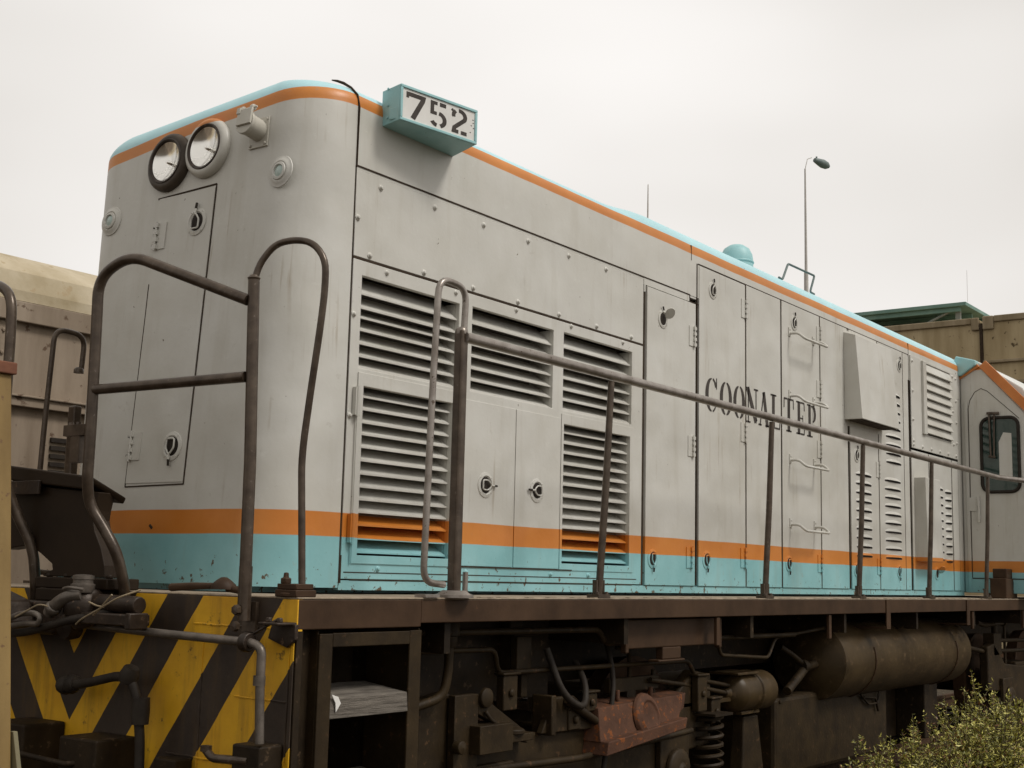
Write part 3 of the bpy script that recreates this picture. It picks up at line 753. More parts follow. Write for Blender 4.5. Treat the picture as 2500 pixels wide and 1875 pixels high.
for ch, u in (('7', .036), ('5', .180), ('2', .312)):
    s = MB(); digit(s, ch, TB @ Matrix.Translation((u, .025, 0)), .122); s.build('digit', NUM_M, nb)
s = MB(); s.T = TB
for (u, v) in ((.45, .115), (.44, .085), (.455, .075), (.435, .05), (.452, .10)): s.box(u, u+.008, v, v+.004, .003, .0042)
s.build('paint_chips', NUM_M, nb)
# drip gutter curling up over the roof joint
s = MB(); s.tube([(.733, -.805, 3.36), (.733, -.806, 3.55), (.733, -.806, 3.64), (.727, -.795, 3.70), (.715, -.765, 3.735), (.706, -.725, 3.762), (.70, -.69, 3.778), (.695, -.66, 3.787)], [.003, .003, .004, .005, .006, .007, .006, .003], 8)
s.build('drip_strip', SEAM, L)
# lettering COONALTEP
def glyph(s, ch):   # unit height, width about .74
    z0, z1 = .0005, .0022; t = .17; th = .055
    def R(x0, y0, x1, y1): s.box(x0, x1, y0, y1, z0, z1)
    def cres(cx, side, rx, ry, thick, a0, a1, n=16):
        pts = [(cx+side*rx*cos(rad(a0+(a1-a0)*i/n)), .5+ry*sin(rad(a0+(a1-a0)*i/n))) for i in range(n+1)]
        ws = [thick*max(.22, math.cos(rad(a0+(a1-a0)*i/n))) for i in range(n+1)]
        ribbon(s, pts, ws, z0, z1)
    if ch == 'O': cres(.37, -1, .27, .44, t, -80, 80); cres(.37, 1, .27, .44, t, -80, 80)
    elif ch == 'C':
        cres(.40, -1, .29, .44, t, -84, 84); ribbon(s, arc(.40, .5, .27, .44, 80, 32, 6), [.06]*4+[.09]*3, z0, z1); ribbon(s, arc(.40, .5, .27, .44, -80, -35, 6), .05, z0, z1)
        ribbon(s, [(.66, .98), (.66, .68)], .035, z0, z1)
    elif ch == 'N':
        R(.11, .0, .16, .94); R(.60, .03, .65, 1); R(.02, 0, .26, .045); R(.49, .955, .76, 1); ribbon(s, [(.09, .98), (.62, .06)], t*1.1, z0, z1); R(.0, .955, .14, 1)
    elif ch == 'A':
        ribbon(s, [(.36, .98), (.12, .0)], .055, z0, z1); ribbon(s, [(.36, .98), (.60, .0)], t, z0, z1); R(.20, .30, .48, .345); R(.02, 0, .22, .045); R(.47, 0, .76, .045)
    elif ch == 'L':
        R(.16, 0, .16+t, 1); R(.06, .955, .44, 1); R(.36, 0, .66, .05); ribbon(s, [(.66, .0), (.69, .30)], .045, z0, z1); R(.06, 0, .30, .045)
    elif ch == 'T':
        R(.29, 0, .29+t, 1); R(.04, .95, .26, 1); R(.49, .95, .71, 1); ribbon(s, [(.05, .97), (.04, .70)], .045, z0, z1); ribbon(s, [(.70, .97), (.71, .70)], .045, z0, z1); R(.19, 0, .56, .045)
    elif ch == 'E':
        R(.16, 0, .16+t, 1); R(.06, .955, .30, 1); R(.36, .95, .64, 1); R(.36, .0, .64, .05); R(.36, .48, .54, .52); R(.52, .40, .55, .60); ribbon(s, [(.63, .98), (.65, .74)], .045, z0, z1); ribbon(s, [(.63, .02), (.66, .28)], .045, z0, z1); R(.06, 0, .30, .045)
    elif ch == 'P':
        R(.16, 0, .16+t, 1); R(.06, .955, .30, 1); R(.06, 0, .46, .045)
        ribbon(s, [(.37, .955), (.48, .95)]+arc(.46, .72, .20, .24, 70, -80, 10), [.05, .06]+[.13]*8+[.08, .06, .05], z0, z1)
# letters span four doors
xs_ = [4.082, 4.288, 4.486, 4.684, 4.872, 5.060, 5.290, 5.500, 5.695]
for ch, x in zip('COONALTEP', xs_):
    s = MB(); s.T = Tside(x, 2.632 if x < 5.2 else 2.636, -.8053) @ Matrix.Diagonal((.245, .245, 1, 1)); glyph(s, ch); s.build('letter', NUM_M, L)
# roof fittings
s = MB(); s.lathe((5.36, -.40, 3.80), (0, 0, 1), [(.125, 0), (.125, .15), (.118, .20), (.095, .245), (.055, .272), (0, .28)], 32)
s.lathe((5.36, -.40, 3.93), (0, 0, 1), [(.128, 0), (.131, .004), (.131, .012), (.128, .016)], 32)
s.build('roof_ventilator', BOARD_M, L)
s = MB(); s.tube(rnd([(5.655, -.61, 3.862), (5.72, -.61, 3.858), (5.825, -.61, 4.005), (6.335, -.61, 4.012), (6.245, -.61, 3.862), (6.325, -.61, 3.858)], .02, 3), .009, 8)
s.build('roof_grab_iron', LAMPH_M, L)
# flat patch where the roof sheet is dented
# ---- cab front wall beyond the hood, with roof
s = MB()
CX = 9.44
wallp = [(-.80, 1.50), (-1.50, 1.50), (-1.50, 3.10), (-1.38, 3.232), (-.99, 3.683), (-.83, 3.60), (-.80, 3.60)]
s.prism([(y, z) for y, z in wallp], 0, CX, CX+3.2)
s.prism([(-y, z) for y, z in wallp], 0, CX, CX+3.2); s.box(CX+.02, CX+3.18, -.80, .80, 1.5, 3.6)
cab = s.build('cab', PAINT, L, .006)
s = MB(); s.m = 0
def strip(y0, z0, y1, z1, wd, x0, x1, up_=1):
    d = Vector((y1-y0, z1-z0)).normalized(); n = Vector((-d.y, d.x))*wd
    p = [(y0, z0), (y1, z1), (y1+n.x, z1+n.y), (y0+n.x, z0+n.y)]
    s.prism(p, 0, x0, x1)
OR_M = grime('orange_band', (.50, .15, .028), (.60, .21, .045), 5, .45)
strip(-1.54, 3.075, -.99, 3.683, .085, CX-.02, CX+.02); strip(-.99, 3.683, -.80, 3.57, .085, CX-.021, CX+.019)
s.build('cab_band', OR_M, cab)
s = MB()
prof = [(-1.60, 3.06), (-1.38, 3.46), (-1.15, 3.62), (-.965, 3.745), (-.70, 3.79), (0, 3.84), (.70, 3.79), (.965, 3.745), (1.15, 3.62), (1.38, 3.46), (1.60, 3.06), (1.45, 3.1), (.96, 3.66), (-.96, 3.66), (-1.45, 3.1)]
s.prism(prof, 0, CX+.04, CX+3.3); s.build('roof', CABROOF_M, cab, .01)
s = MB(); s.prism([(-.82, 3.60), (-.97, 3.70), (-.97, 3.745), (-.78, 3.80), (-.70, 3.60)], 0, CX-.06, CX+.1); s.build('roof_corner', BOARD_M, cab, .01)
# cab window with dark gasket
def rrect(y0, y1, z0, z1, r, n=6):
    pts = []
    for cy, cz, a0 in ((y1-r, z1-r, 0), (y0+r, z1-r, 90), (y0+r, z0+r, 180), (y1-r, z0+r, 270)):
        for k in range(n+1): a = rad(a0+90*k/n); pts.append((cy+r*cos(a), cz+r*sin(a)))
    return pts
XW = CX-.006
wy0, wy1, wz0, wz1 = -1.34, -.99, 2.46, 3.175
s = MB(); s.prism(rrect(wy0, wy1, wz0, wz1, .08), 0, XW, XW+.004); wn = s.build('cab_window', WIN_M, cab)
s = MB(); s.tube([(XW-.002, y, z) for y, z in rrect(wy0, wy1, wz0, wz1, .08)], .016, 8, closed=True); s.build('window_gasket', GASKET, cab)
s = MB(); s.tube([(XW-.02, -1.075, 3.215), (XW-.03, -1.085, 2.80)], .010, 6); s.tube([(XW-.02, -1.125, 3.215), (XW-.03, -1.115, 2.80)], .009, 6); s.tube([(XW-.03, -1.065, 2.80), (XW-.03, -1.13, 2.79)], .012, 6)
s.tube([(XW-.02, -1.055, 3.22), (XW-.02, -1.17, 3.215)], .014, 8); s.build('wiper', RAIL_M, cab)
s = MB(); s.prism([(-1.155, 2.60), (-1.275, 2.60), (-1.275, 3.02), (-1.20, 3.03), (-1.155, 2.94)], 0, XW-.003, XW-.0005); s.build('window_shade', PAINT, cab)
s = MB(); s.box(CX-.012, CX-.003, -.935, -.855, 2.28, 2.41); s.box(CX-.035, CX-.013, -.965, -.945, 2.17, 2.38); s.box(CX-.03, CX-.004, -.96, -.94, 2.33, 2.42)
s.box(CX-.01, CX-.003, -.835, -.865, 1.5, 3.35)
s.build('door_lock', PAINT, cab, .003)
s = MB()
for y in (-.872, ): s.box(CX-.003, CX+.001, y-.003, y+.003, 1.64, 3.28)
s.tube([(CX-.001, -.872, 3.28), (CX-.001, -.89, 3.36), (CX-.001, -.94, 3.44), (CX-.001, -1.0, 3.47), (CX-.001, -1.06, 3.44), (CX-.001, -1.35, 3.16)], .003, 5)
s.box(CX-.003, CX+.001, -1.5, -.872, 1.632, 1.642); s.build('cab_door_seam', SEAM, cab)

# ---- platform, sill, front beam
s = MB()
s.box(.0, 13.5, -1.299, 1.299, 1.4445, 1.452); s.build('deck', DECK_M, L, .004)
s = MB()
s.box(.004, .70, -1.298, -1.275, 1.335, 1.4440); s.box(.70, 13.5, -1.298, -1.275, 1.350, 1.4440); s.box(.02, 13.5, -1.275, -1.20, 1.352, 1.362)
s.box(.02, 13.5, 1.275, 1.298, 1.345, 1.4440)
s.build('side_sill', SILL_M, L, .004)
s = MB()
for k in range(70):
    x = .9+k*.18+rng.uniform(-.04, .04); s.box(x, x+rng.uniform(.03, .09), -1.296, -1.27, 1.4525, 1.4555)
s.build('tread_strip', DECK_M, L)
s = MB()
s.box(0, .03, -1.297, 1.297, .42, 1.4440)
s.box(-.006, -.0005, -1.292, -1.275, .45, 1.34)
s.build('front_beam', CHEV, L, .004)
s = MB(); s.box(.0, .03, -1.30, -1.285, .42, 1.33); s.box(.04, .16, -1.24, -1.22, .42, 1.42); s.box(.03, 2.2, -.9, .9, .95, 1.42)
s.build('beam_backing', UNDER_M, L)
rb = random.Random(8)
def bead(a, b):
    s = MB(); n = int((Vector(b)-Vector(a)).length/.02); pts = []
    for i in range(n+1):
        p = Vector(a).lerp(Vector(b), i/n); pts.append((p.x+rb.uniform(-.0015, .0015), p.y+rb.uniform(-.002, .002), p.z+rb.uniform(-.002, .002)))
    s.tube(pts, [rb.uniform(.0025, .005) for _ in pts], 6); s.build('weld_bead', CHEV, L)
bead((-.001, -1.28, 1.335), (-.001, -.74, 1.337)); bead((-.001, -.80, 1.30), (-.001, -.80, .80)); bead((-.001, -1.268, 1.33), (-.001, -1.262, .6)); bead((-.001, -.62, .84), (-.001, -1.10, .835)); bead((-.001, -.99, 1.08), (-.001, -1.27, 1.075))
# cast bracket, swan-neck and bolts on the front beam
s = MB()
s.lathe((.03, -1.235, 1.4525), (0, 0, 1), [(.045, 0), (.045, .014), (.03, .016), (.02, .035), (0, .036)], 10)
s.box(-.005, .10, -1.29, -1.18, 1.4525, 1.478); s.box(.0, .09, -1.285, -1.185, 1.479, 1.50)
s.lathe((.02, -1.21, 1.50), (0, 0, 1), [(.022, 0), (.022, .02), (.012, .022), (.010, .04), (0, .041)], 6)
s.build('corner_bracket', SILL_M, L, .003)
s = MB(); s.tube([(.06, -.52, 1.470), (.05, -.66, 1.478), (.05, -.80, 1.482)], [.016, .015, .012], 8); s.lathe((.05, -.84, 1.47), (0, 0, 1), [(.05, 0), (.048, .018), (.03, .034), (.012, .046), (0, .047)], 14)
s.tube([(.05, -.86, 1.475), (.07, -.93, 1.465)], .014, 8); s.build('release_handle', SILL_M, L)
# ---- handrails at the front
RR = .0225
def front_rail(sg):
    s = MB(); fy = lambda y: y*sg
    inner = [(-.02, fy(.31), 1.37), (-.04, fy(.315), 1.46), (-.10, fy(.345), 1.58), (-.14, fy(.30), 1.70), (-.18, fy(.245), 1.80), (-.20, fy(.235), 1.90), (-.20, fy(.268), 2.10)]
    if sg < 0: inner = [(-.02, -.335, 1.37), (-.05, -.372, 1.46), (-.10, -.372, 1.60), (-.13, -.315, 1.70), (-.165, -.26, 1.79), (-.195, -.275, 1.88), (-.20, -.282, 2.10)]
    top = [(-.20, -.270, 2.55), (-.20, -.262, 2.72), (-.19, -.44, 2.80), (-.06, -1.01, 2.575)]
    if sg > 0:
        inner = [(-.02, .27, 1.37), (-.06, .215, 1.45), (-.08, .225, 1.62), (-.13, .28, 1.75), (-.19, .31, 1.90), (-.20, .325, 2.10)]
        top = [(-.20, .332, 2.55), (-.20, .345, 2.72), (-.19, .52, 2.80), (-.06, 1.01, 2.575)]
    s.tube(rnd(inner+top, .13, 8), RR, 14)
    ymid0, ymid1 = (-.29, -1.02) if sg < 0 else (.33, 1.02)
    s.tube([(-.20, ymid0, 2.255), (-.06, ymid1, 2.275)], RR*.95, 14)
    s.m = 0
    s.build('front_handrail', RAIL_M, L)
    s = MB()
    y0 = 1.04*sg
    s.tube([(-.045, 1.068*sg, 1.36), (-.045, 1.062*sg, 1.50), (-.045, 1.055*sg, 1.95), (-.045, 1.022*sg, 2.66)], [.0235, .0235, .0235, .023], 14)
    s.tube([(-.045, 1.064*sg, 1.38), (-.045, 1.063*sg, 1.56)], .0255, 14)
    s.lathe((-.045, 1.022*sg, 2.655), (0, 0, 1), [(.023, 0), (.0255, .008), (.016, .02)], 14)
    s.lathe((-.078, 1.068*sg, 1.40), (-1, 0, 0), [(.02, 0), (.018, .018), (0, .02)], 6); s.lathe((-.078, 1.066*sg, 1.34), (-1, 0, 0), [(.02, 0), (.018, .018), (0, .02)], 6)
    s.box(-.02, -.001, 1.03*sg, 1.10*sg, 1.32, 1.43)
    s.build('rail_post', RAIL_M, L)
    s = MB()
    s.tube(rnd([(-.045, 1.022*sg, 2.64), (-.03, 1.03*sg, 2.72), (.0, 1.08*sg, 2.80), (.02, 1.16*sg, 2.812), (.035, 1.25*sg, 2.795), (.045, 1.315*sg, 2.72), (.05, 1.312*sg, 2.60), (.05, 1.295*sg, 2.45), (.05, 1.262*sg, 2.22), (.05, 1.237*sg, 2.03), (.05, 1.232*sg, 1.94), (.055, 1.258*sg, 1.50)], .06, 4), .0135, 12)
    s.build('grab_loop', RAIL_M, L)
front_rail(-1); front_rail(1)
s = MB(); s.box(-.205, -.12, -.245, -.165, 2.18, 2.235) ; 
s = MB()
s.box(-.215, -.175, -.262, -.12, 2.07, 2.115); s.box(-.21, -.18, -.225, -.165, 1.96, 2.075); s.lathe((-.20, -.20, 2.115), (0, 0, 1), [(.012, 0), (.01, .012), (0, .013)], 6); s.lathe((-.20, -.15, 2.115), (0, 0, 1), [(.012, 0), (.01, .012), (0, .013)], 6)
s.build('chain_bracket', RAIL_M, L)
# ---- side stanchions and long handrail
def stanchion(x, sg, lean=.05, base=True):
    y = 1.265*sg; s = MB()
    s.tube([(x, y, 1.455), (x+.022, y+.02*sg, 2.00), (x+.045, y+.03*sg, 2.535)], [.0185, .0185, .0165], 10)
    s.box(x-.055, x+.055, y-.035, y+.033, 1.452, 1.470)
    s.box(x-.038, x-.026, y-.012, y+.012, 1.47, 1.54); s.box(x+.026, x+.038, y-.012, y+.012, 1.47, 1.54)
    for dx in (-.042, .042): s.lathe((x+dx, y-.02, 1.47), (0, 0, 1), [(.010, 0), (.009, .012), (0, .013)], 6)
    s.build('stanchion', RAIL_M, L)
for sg in (-1, 1):
    for x in (2.095, 3.99, 5.51, 6.99, 8.51): stanchion(x, sg)
    y = 1.28*sg
    s = MB(); s.tube([(.93, y+.02*sg, 2.565), (4.0, y+.02*sg, 2.562), (8.5, y+.015*sg, 2.553), (8.85, y+.015*sg, 2.552), (9.35, y+.19*sg, 2.545), (9.6, y+.27*sg, 2.54), (11.5, y+.30*sg, 2.54)], .0235, 14); s.build('long_handrail', RAIL_GLOW, L)
    s = MB()
    if sg < 0: s.box(.905, .953, y-.024, y+.024, 1.47, 2.60)
    else: s.box(.80, .85, y-.03, y+.03, 1.47, 2.40)
    s.build('corner_post', RAIL_M, L, .012, seg=3)
    dx = 0 if sg < 0 else -.10
    s = MB(); s.T = Matrix.Translation((dx, 0, 0)); s.tube(rnd([(.945, y, 2.58), (.955, y, 2.79), (.765, y, 2.80), (.745, y, 2.30), (.725, y, 1.515), (.86, y, 1.505)], .075, 6), .0145, 12)
    s.lathe((.93, y, 2.58), (0, 0, 1), [(.027, 0), (.027, .02), (.018, .03)], 12)
    s.lathe((.93, y+.0, 1.452), (0, 0, 1), [(.085, 0), (.085, .012), (.07, .016), (.05, .03)], 20); s.cyl((1.005, y, 1.46), (1.005, y, 1.56), .012, None, 8)
    s.box(.71, .80, y-.03, y+.03, 1.453, 1.466)
    s.build('corner_grab_loop', RAIL_GLOW if sg < 0 else RAIL_M, L)
# brownish block standing at the cab step
s = MB(); s.box(9.20, 9.56, -1.25, -1.1, 1.4525, 1.64); s.box(9.26, 9.52, -1.24, -1.11, 1.64, 1.73); s.build('step_box', SILL_M, L, .008)

# ---- drop plate between the front handrails
s = MB()
X0_, X1_ = -.07, .015
body = [(.47, 1.90), (.47, 1.61), (.268, 1.630), (.181, 1.594), (.100, 1.553), (.092, 1.529), (.155, 1.508), (.155, 1.50), (-.262, 1.50), (-.255, 1.55), (-.225, 1.62), (-.175, 1.69), (-.160, 1.735), (-.165, 1.775), (-.185, 1.85)]
s.prism(body[::-1], 0, X0_, X1_)
s.build('drop_plate', DROP_M, L, .012)
s = MB(); s.hexa([(-.08, .50, 1.955), (-.08, -.150, 1.885), (.045, -.205, 1.805), (.045, .50, 1.86), (-.085, .50, 1.985), (-.085, -.155, 1.915), (.045, -.222, 1.832), (.045, .50, 1.89)])
s.prism([(.50, 1.985), (-.155, 1.915), (-.150, 1.858), (.50, 1.92)], 0, -.10, -.086)
s.build('drop_plate_lip', DROP_M, L, .008)
s = MB(); s.box(-.115, -.101, .17, .40, 1.845, 1.905); s.build('stencil_plate', IRON_M, L, .003)
s = MB(); s.box(-.10, .06, -.32, .16, 1.4525, 1.498); s.box(-.11, -.02, -.27, .14, 1.40, 1.4515)
for y in (-.28, -.14, .0, .12): s.lathe((-.06, y, 1.498), (0, 0, 1), [(.018, 0), (.016, .016), (0, .018)], 6)
s.build('drop_plate_base', DROP_M, L, .005)
# ---- coupler and gear on the beam
s = MB()
s.prism([(.46, 1.36), (.46, 1.26), (.0, 1.262), (-.06, 1.30), (-.06, 1.40), (.2, 1.40)], 0, -.12, -.002)
s.prism([(.30, 1.44), (.34, 1.42), (.34, 1.27), (.20, 1.25), (.10, 1.30), (.14, 1.40)], 0, -.34, -.12)
s.build('coupler', IRON_M, L, .018, seg=3)
s = MB(); s.tube(rnd([(-.25, .45, 1.315), (-.25, .10, 1.326), (-.25, .02, 1.350), (-.25, -.07, 1.355), (-.25, -.115, 1.339), (-.25, -.10, 1.312), (-.25, -.02, 1.312), (-.25, .10, 1.295), (-.25, .45, 1.28)], .03, 5), .012, 10)
s.build('shackle', PIPE_M, L)
s = MB(); s.cyl((-.13, -.28, 1.405), (-.13, -.57, 1.400), .034, None, 16); s.lathe((-.13, -.27, 1.405), (0, -1, 0), [(.05, -.04), (.052, .02), (.04, .03)], 14)
s.box(-.20, -.10, -.60, -.30, 1.322, 1.366); s.box(-.21, -.12, -.615, -.585, 1.31, 1.372)
s.lathe((-.15, -.24, 1.39), (-.25, .1, 1), [(.0, -.095), (.05, -.085), (.072, -.03), (.074, .02), (.06, .05), (.042, .06)], 20)
s.build('jumper_fitting', IRON_M, L, .005)
s = MB(); s.tube(rnd([(-.19, -.285, 1.435), (-.22, -.235, 1.425), (-.225, -.175, 1.395), (-.225, -.13, 1.355)], .04, 5), .026, 14); s.lathe((-.225, -.155, 1.376), (0, .62, -.60), [(.028, -.014), (.032, -.010), (.033, 0), (.032, .010), (.028, .014)], 16)
s.build('pipe_elbow', PIPE_M, L)
s = MB(); s.lathe((-.17, -.262, 1.462), (0, 0, 1), [(.042, -.02), (.048, 0), (.048, .012), (.040, .016), (.040, .030), (.043, .032), (.043, .046), (.030, .050), (0, .052)], 20)
s.tube(rnd([(-.215, -.20, 1.455), (-.235, -.26, 1.462), (-.215, -.33, 1.455)], .03, 4), .007, 8)
s.build('valve_cap', PIPE_M, L)
# uncoupling lever
s = MB(); s.tube(rnd([(-.10, -.10, 1.315), (-.11, -.60, 1.300), (-.115, -1.19, 1.288), (-.115, -1.243, 1.270), (-.115, -1.243, 1.13), (-.115, -1.255, .94)], .045, 6), .0165, 12)
s.tube([(-.115, -1.238, 1.14), (-.115, -1.2385, 1.175)], .022, 12)
s.build('uncoupling_lever', PIPE_M, L)
s = MB(); s.lathe((-.115, -1.165, 1.288), (0, -1, 0), [(.034, -.018), (.036, 0), (.034, .018)], 16); s.prism([(-1.19, 1.36), (-1.31, 1.355), (-1.31, 1.30), (-1.27, 1.27), (-1.17, 1.30)], 0, -.02, -.003)
s.box(-.10, -.003, -1.30, -1.20, 1.352, 1.362)
s.lathe((-.06, -1.215, 1.366), (0, 0, 1), [(.014, -.004), (.012, .012), (0, .013)], 6); s.lathe((-.06, -1.27, 1.366), (0, 0, 1), [(.014, -.004), (.012, .012), (0, .013)], 6)
s.tube([(-.09, -1.17, 1.318), (-.06, -1.26, 1.372)], .006, 6)
s.build('lever_bracket', IRON_M, L, .003)
s = MB(); s.lathe((-.10, -.10, 1.30), (-1, 0, 0), [(.05, -.03), (.055, 0), (.05, .03), (0, .035)], 16); s.build('lever_boss', IRON_M, L)
# air hoses
s = MB(); s.tube(rnd([(-.22, .55, 1.255), (-.22, .135, 1.266), (-.22, .045, 1.272), (-.22, -.045, 1.287), (-.22, -.155, 1.311), (-.22, -.24, 1.330), (-.19, -.32, 1.347), (-.10, -.42, 1.38)], .06, 5), .017, 12)
s.build('air_hose', GASKET, L)
s = MB(); s.tube(rnd([(-.10, -.12, 1.065), (-.11, -.24, 1.082), (-.12, -.45, 1.125), (-.12, -.53, 1.12), (-.11, -.565, 1.05), (-.10, -.585, .90), (-.10, -.60, .62)], .05, 5), .019, 10)
s.lathe((-.10, -.10, 1.066), (0, -1, .15), [(.03, -.03), (.04, 0), (.03, .02), (.04, .04), (.03, .07)], 12); s.lathe((-.12, -.525, 1.135), (0, -.4, 1), [(.035, -.03), (.04, 0), (.03, .03)], 12); s.lathe((-.10, -.577, 1.0), (0, 0, 1), [(.034, -.05), (.036, 0), (.034, .05)], 12)
s.build('brake_hose', GASKET, L)
for pts in ([(-.20, -.66, 1.462), (-.27, -.609, 1.430), (-.27, -.530, 1.394), (-.27, -.465, 1.368), (-.27, -.398, 1.342), (-.24, -.33, 1.32)], [(-.27, -.580, 1.441), (-.27, -.544, 1.413), (-.27, -.514, 1.386), (-.26, -.46, 1.36)], [(-.27, -.443, 1.410), (-.27, -.496, 1.396), (-.27, -.534, 1.394)], [(-.27, .03, 1.336), (-.27, -.052, 1.365), (-.27, -.123, 1.392), (-.27, -.179, 1.386)]):
    s = MB(); s.tube(rnd(pts, .04, 4), .0036, 6); s.build('tie_wire', WIRE_M, L)
# plough brackets at the bottom of the beam
s = MB(); s.box(-.20, -.002, .02, .26, .70, .905); s.build('plough_bracket', UNDER_M, L, .008)
for bb in ((-.20, -.002, -.45, -.22, .74, .885), (-.09, -.002, -.78, -.66, .76, .835), (-.12, -.002, -1.26, -1.12, .70, .93)):
    s = MB(); s.box(*bb); s.build('plough_bracket', UNDER_M, L, .008)
s = MB(); s.tube([(-.14, .4, .80), (-.22, .1, .80), (-.22, -.30, .785), (-.10, -.40, .80)], .012, 8); s.build('cross_rod', UNDER_M, L)
s = MB(); s.tube(rnd([(-.11, -1.20, .875), (-.12, -1.02, .868), (-.12, -.985, .895)], .02, 4), .016, 10); s.lathe((-.12, -.985, .90), (0, 0, 1), [(.022, -.01), (.022, .01), (0, .012)], 10); s.build('cock_handle', RAIL_M, L)
s = MB(); s.lathe((-.0005, .62, 1.37), (-1, 0, 0), [(.05, 0), (.05, .03), (.03, .04), (.03, .06), (0, .065)], 16); s.box(-.02, -.001, .5, .53, 1.2, 1.42); s.build('front_socket', IRON_M, L)

# ---- steps at the front corner
s = MB()
s.box(.128, .198, -1.292, -1.282, .35, 1.318); s.box(.642, .714, -1.292, -1.282, .35, 1.322); s.box(.199, .641, -1.292, -1.282, 1.268, 1.320)
s.box(.128, .134, -1.281, -1.00, .35, 1.33); s.box(.708, .714, -1.281, -1.00, .35, 1.33)
s.m = 1
for z in (1.06, .72):
    s.hexa([(.196, -1.291, z-.055), (.645, -1.291, z-.055), (.645, -1.05, z-.055), (.196, -1.05, z-.055), (.196, -1.285, z+.02), (.645, -1.285, z+.02), (.645, -1.05, z+.05), (.196, -1.05, z+.05)])
s.build('step_ladder', [UNDER2, STEP_M], L, .005)
s = MB(); s.prism([(.20, 1.095), (.235, 1.085), (.25, 1.06), (.225, 1.03), (.222, 1.062)], 1, -1.296, -1.2925); s.build('tread_chip', PLATE_M, L)
s = MB(); s.box(.735, .765, -1.0, -.6, .3, 1.4); s.box(.05, .8, -.62, -.60, .35, 1.40); s.build('step_back', UNDER_M, L)
# ---- underframe: longitudinal beams, pipes, tanks
s = MB(); s.box(.1, 13.4, -.62, -.48, .98, 1.42); s.box(.1, 13.4, .48, .62, .98, 1.42); s.box(.1, 13.4, -1.2, 1.2, 1.395, 1.428)
for k in range(9): s.box(.9+k*1.45, .94+k*1.45, -1.26, 1.26, 1.22, 1.394)
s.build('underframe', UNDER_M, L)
s = MB(); s.tube(rnd([(1.11, -1.12, 1.35), (1.11, -1.12, 1.13), (1.09, -1.11, 1.02), (.95, -1.06, .98)], .08, 6), .021, 10); s.lathe((1.11, -1.12, 1.25), (0, 0, 1), [(.03, -.015), (.035, 0), (.035, .03), (.045, .035), (.045, .09), (.03, .10)], 12); s.build('sand_pipe', UNDER2, L)
s = MB(); s.box(1.76, 1.88, -1.02, -.98, 1.08, 1.26); s.box(1.72, 1.93, -1.03, -.97, 1.262, 1.272); s.box(1.77, 1.87, -.97, -.7, 1.1, 1.38); s.box(1.83, 1.88, -1.0, -.97, .97, 1.079); s.build('damper_bracket', UNDER2, L, .004)
s = MB(); s.box(2.44, 3.49, -1.215, -1.19, 1.19, 1.34); s.box(2.43, 2.46, -1.225, -1.19, 1.17, 1.34); s.box(3.47, 3.50, -1.225, -1.19, 1.17, 1.34)
s.box(2.83, 3.03, -1.215, -1.17, 1.125, 1.19); s.box(2.78, 3.07, -1.22, -1.15, 1.112, 1.1245)
s.box(2.45, 3.48, -1.19, -.8, 1.31, 1.335)
s.build('cable_trough', SILL_M, L, .006)
s = MB(); s.box(2.61, 3.13, -1.02, -.98, .945, 1.02); s.tube(rnd([(2.70, -1.0, 1.18), (2.84, -1.0, 1.17), (2.84, -1.0, .90)], .06, 5), .012, 8); s.tube([(3.10, -1.0, 1.05), (3.10, -1.0, .88)], .014, 8); s.tube([(2.72, -1.0, .94), (2.72, -1.0, .86)], .014, 8); s.box(2.79, 2.88, -1.02, -.96, .84, .95)
s.build('brake_hanger', UNDER2, L, .004)
for (x, z0, z1) in ((3.33, 1.19, 1.345), (4.94, 1.19, 1.345), (8.04, 1.20, 1.345), (9.60, 1.18, 1.345)):
    s = MB(); s.box(x-.02, x+.02, -1.29, -1.27, z0, z1); s.build('hanger', SILL_M, L, .003)
# main reservoir with straps
TX0, TX1, TY, TZ, TR = 5.42, 8.24, -.93, 1.005, .275
s = MB(); s.lathe((TX0, TY, TZ), (1, 0, 0), [(0, -.07), (.10, -.062), (.19, -.035), (TR-.01, -.005), (TR, .0), (TR, TX1-TX0), (TR-.012, TX1-TX0+.03), (.20, TX1-TX0+.075), (.1, TX1-TX0+.105), (0, TX1-TX0+.11)], 48)
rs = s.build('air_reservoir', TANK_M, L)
for x in (5.98, 7.86):
    s = MB(); s.tube([(x, TY+(TR+.004)*cos(a), TZ+(TR+.004)*sin(a)) for a in [rad(-200+i*10) for i in range(27)]], .006, 6); s.m = 0
    s.box(x-.04, x+.04, -1.306, -1.2985, 1.25, 1.445); s.box(x-.04, x+.04, -1.306, -1.0, 1.235, 1.249); s.build('reservoir_strap', SILL_M, rs)
s = MB(); s.tube(rnd([(5.35, -1.0, .99), (5.20, -1.0, .98), (5.05, -1.02, .93), (4.80, -1.04, .84)], .08, 5), .03, 10); s.tube(rnd([(5.15, -1.0, 1.0), (5.0, -1.0, 1.06), (4.9, -.95, 1.12)], .05, 5), .02, 10); s.lathe((5.15, -1.0, .985), (1, 0, 0), [(.045, -.03), (.045, .03)], 10)
s.build('reservoir_pipe', UNDER2, L)
# brake cylinder
s = MB(); s.lathe((4.02, -1.02, .872), (1, 0, 0), [(.03, -.10), (.04, -.06), (.085, -.04), (.118, .0), (.12, .02), (.12, .20), (.132, .205), (.132, .225), (.122, .23), (.122, .42), (.10, .47), (0, .49)], 32)
s.box(3.92, 4.22, -1.12, -.92, .985, 1.0); s.box(4.05, 4.3, -1.08, -.9, .74, .76)
s.box(3.30, 4.0, -1.05, -1.03, .825, .85); s.build('brake_cylinder', TANK_M, L, .003)
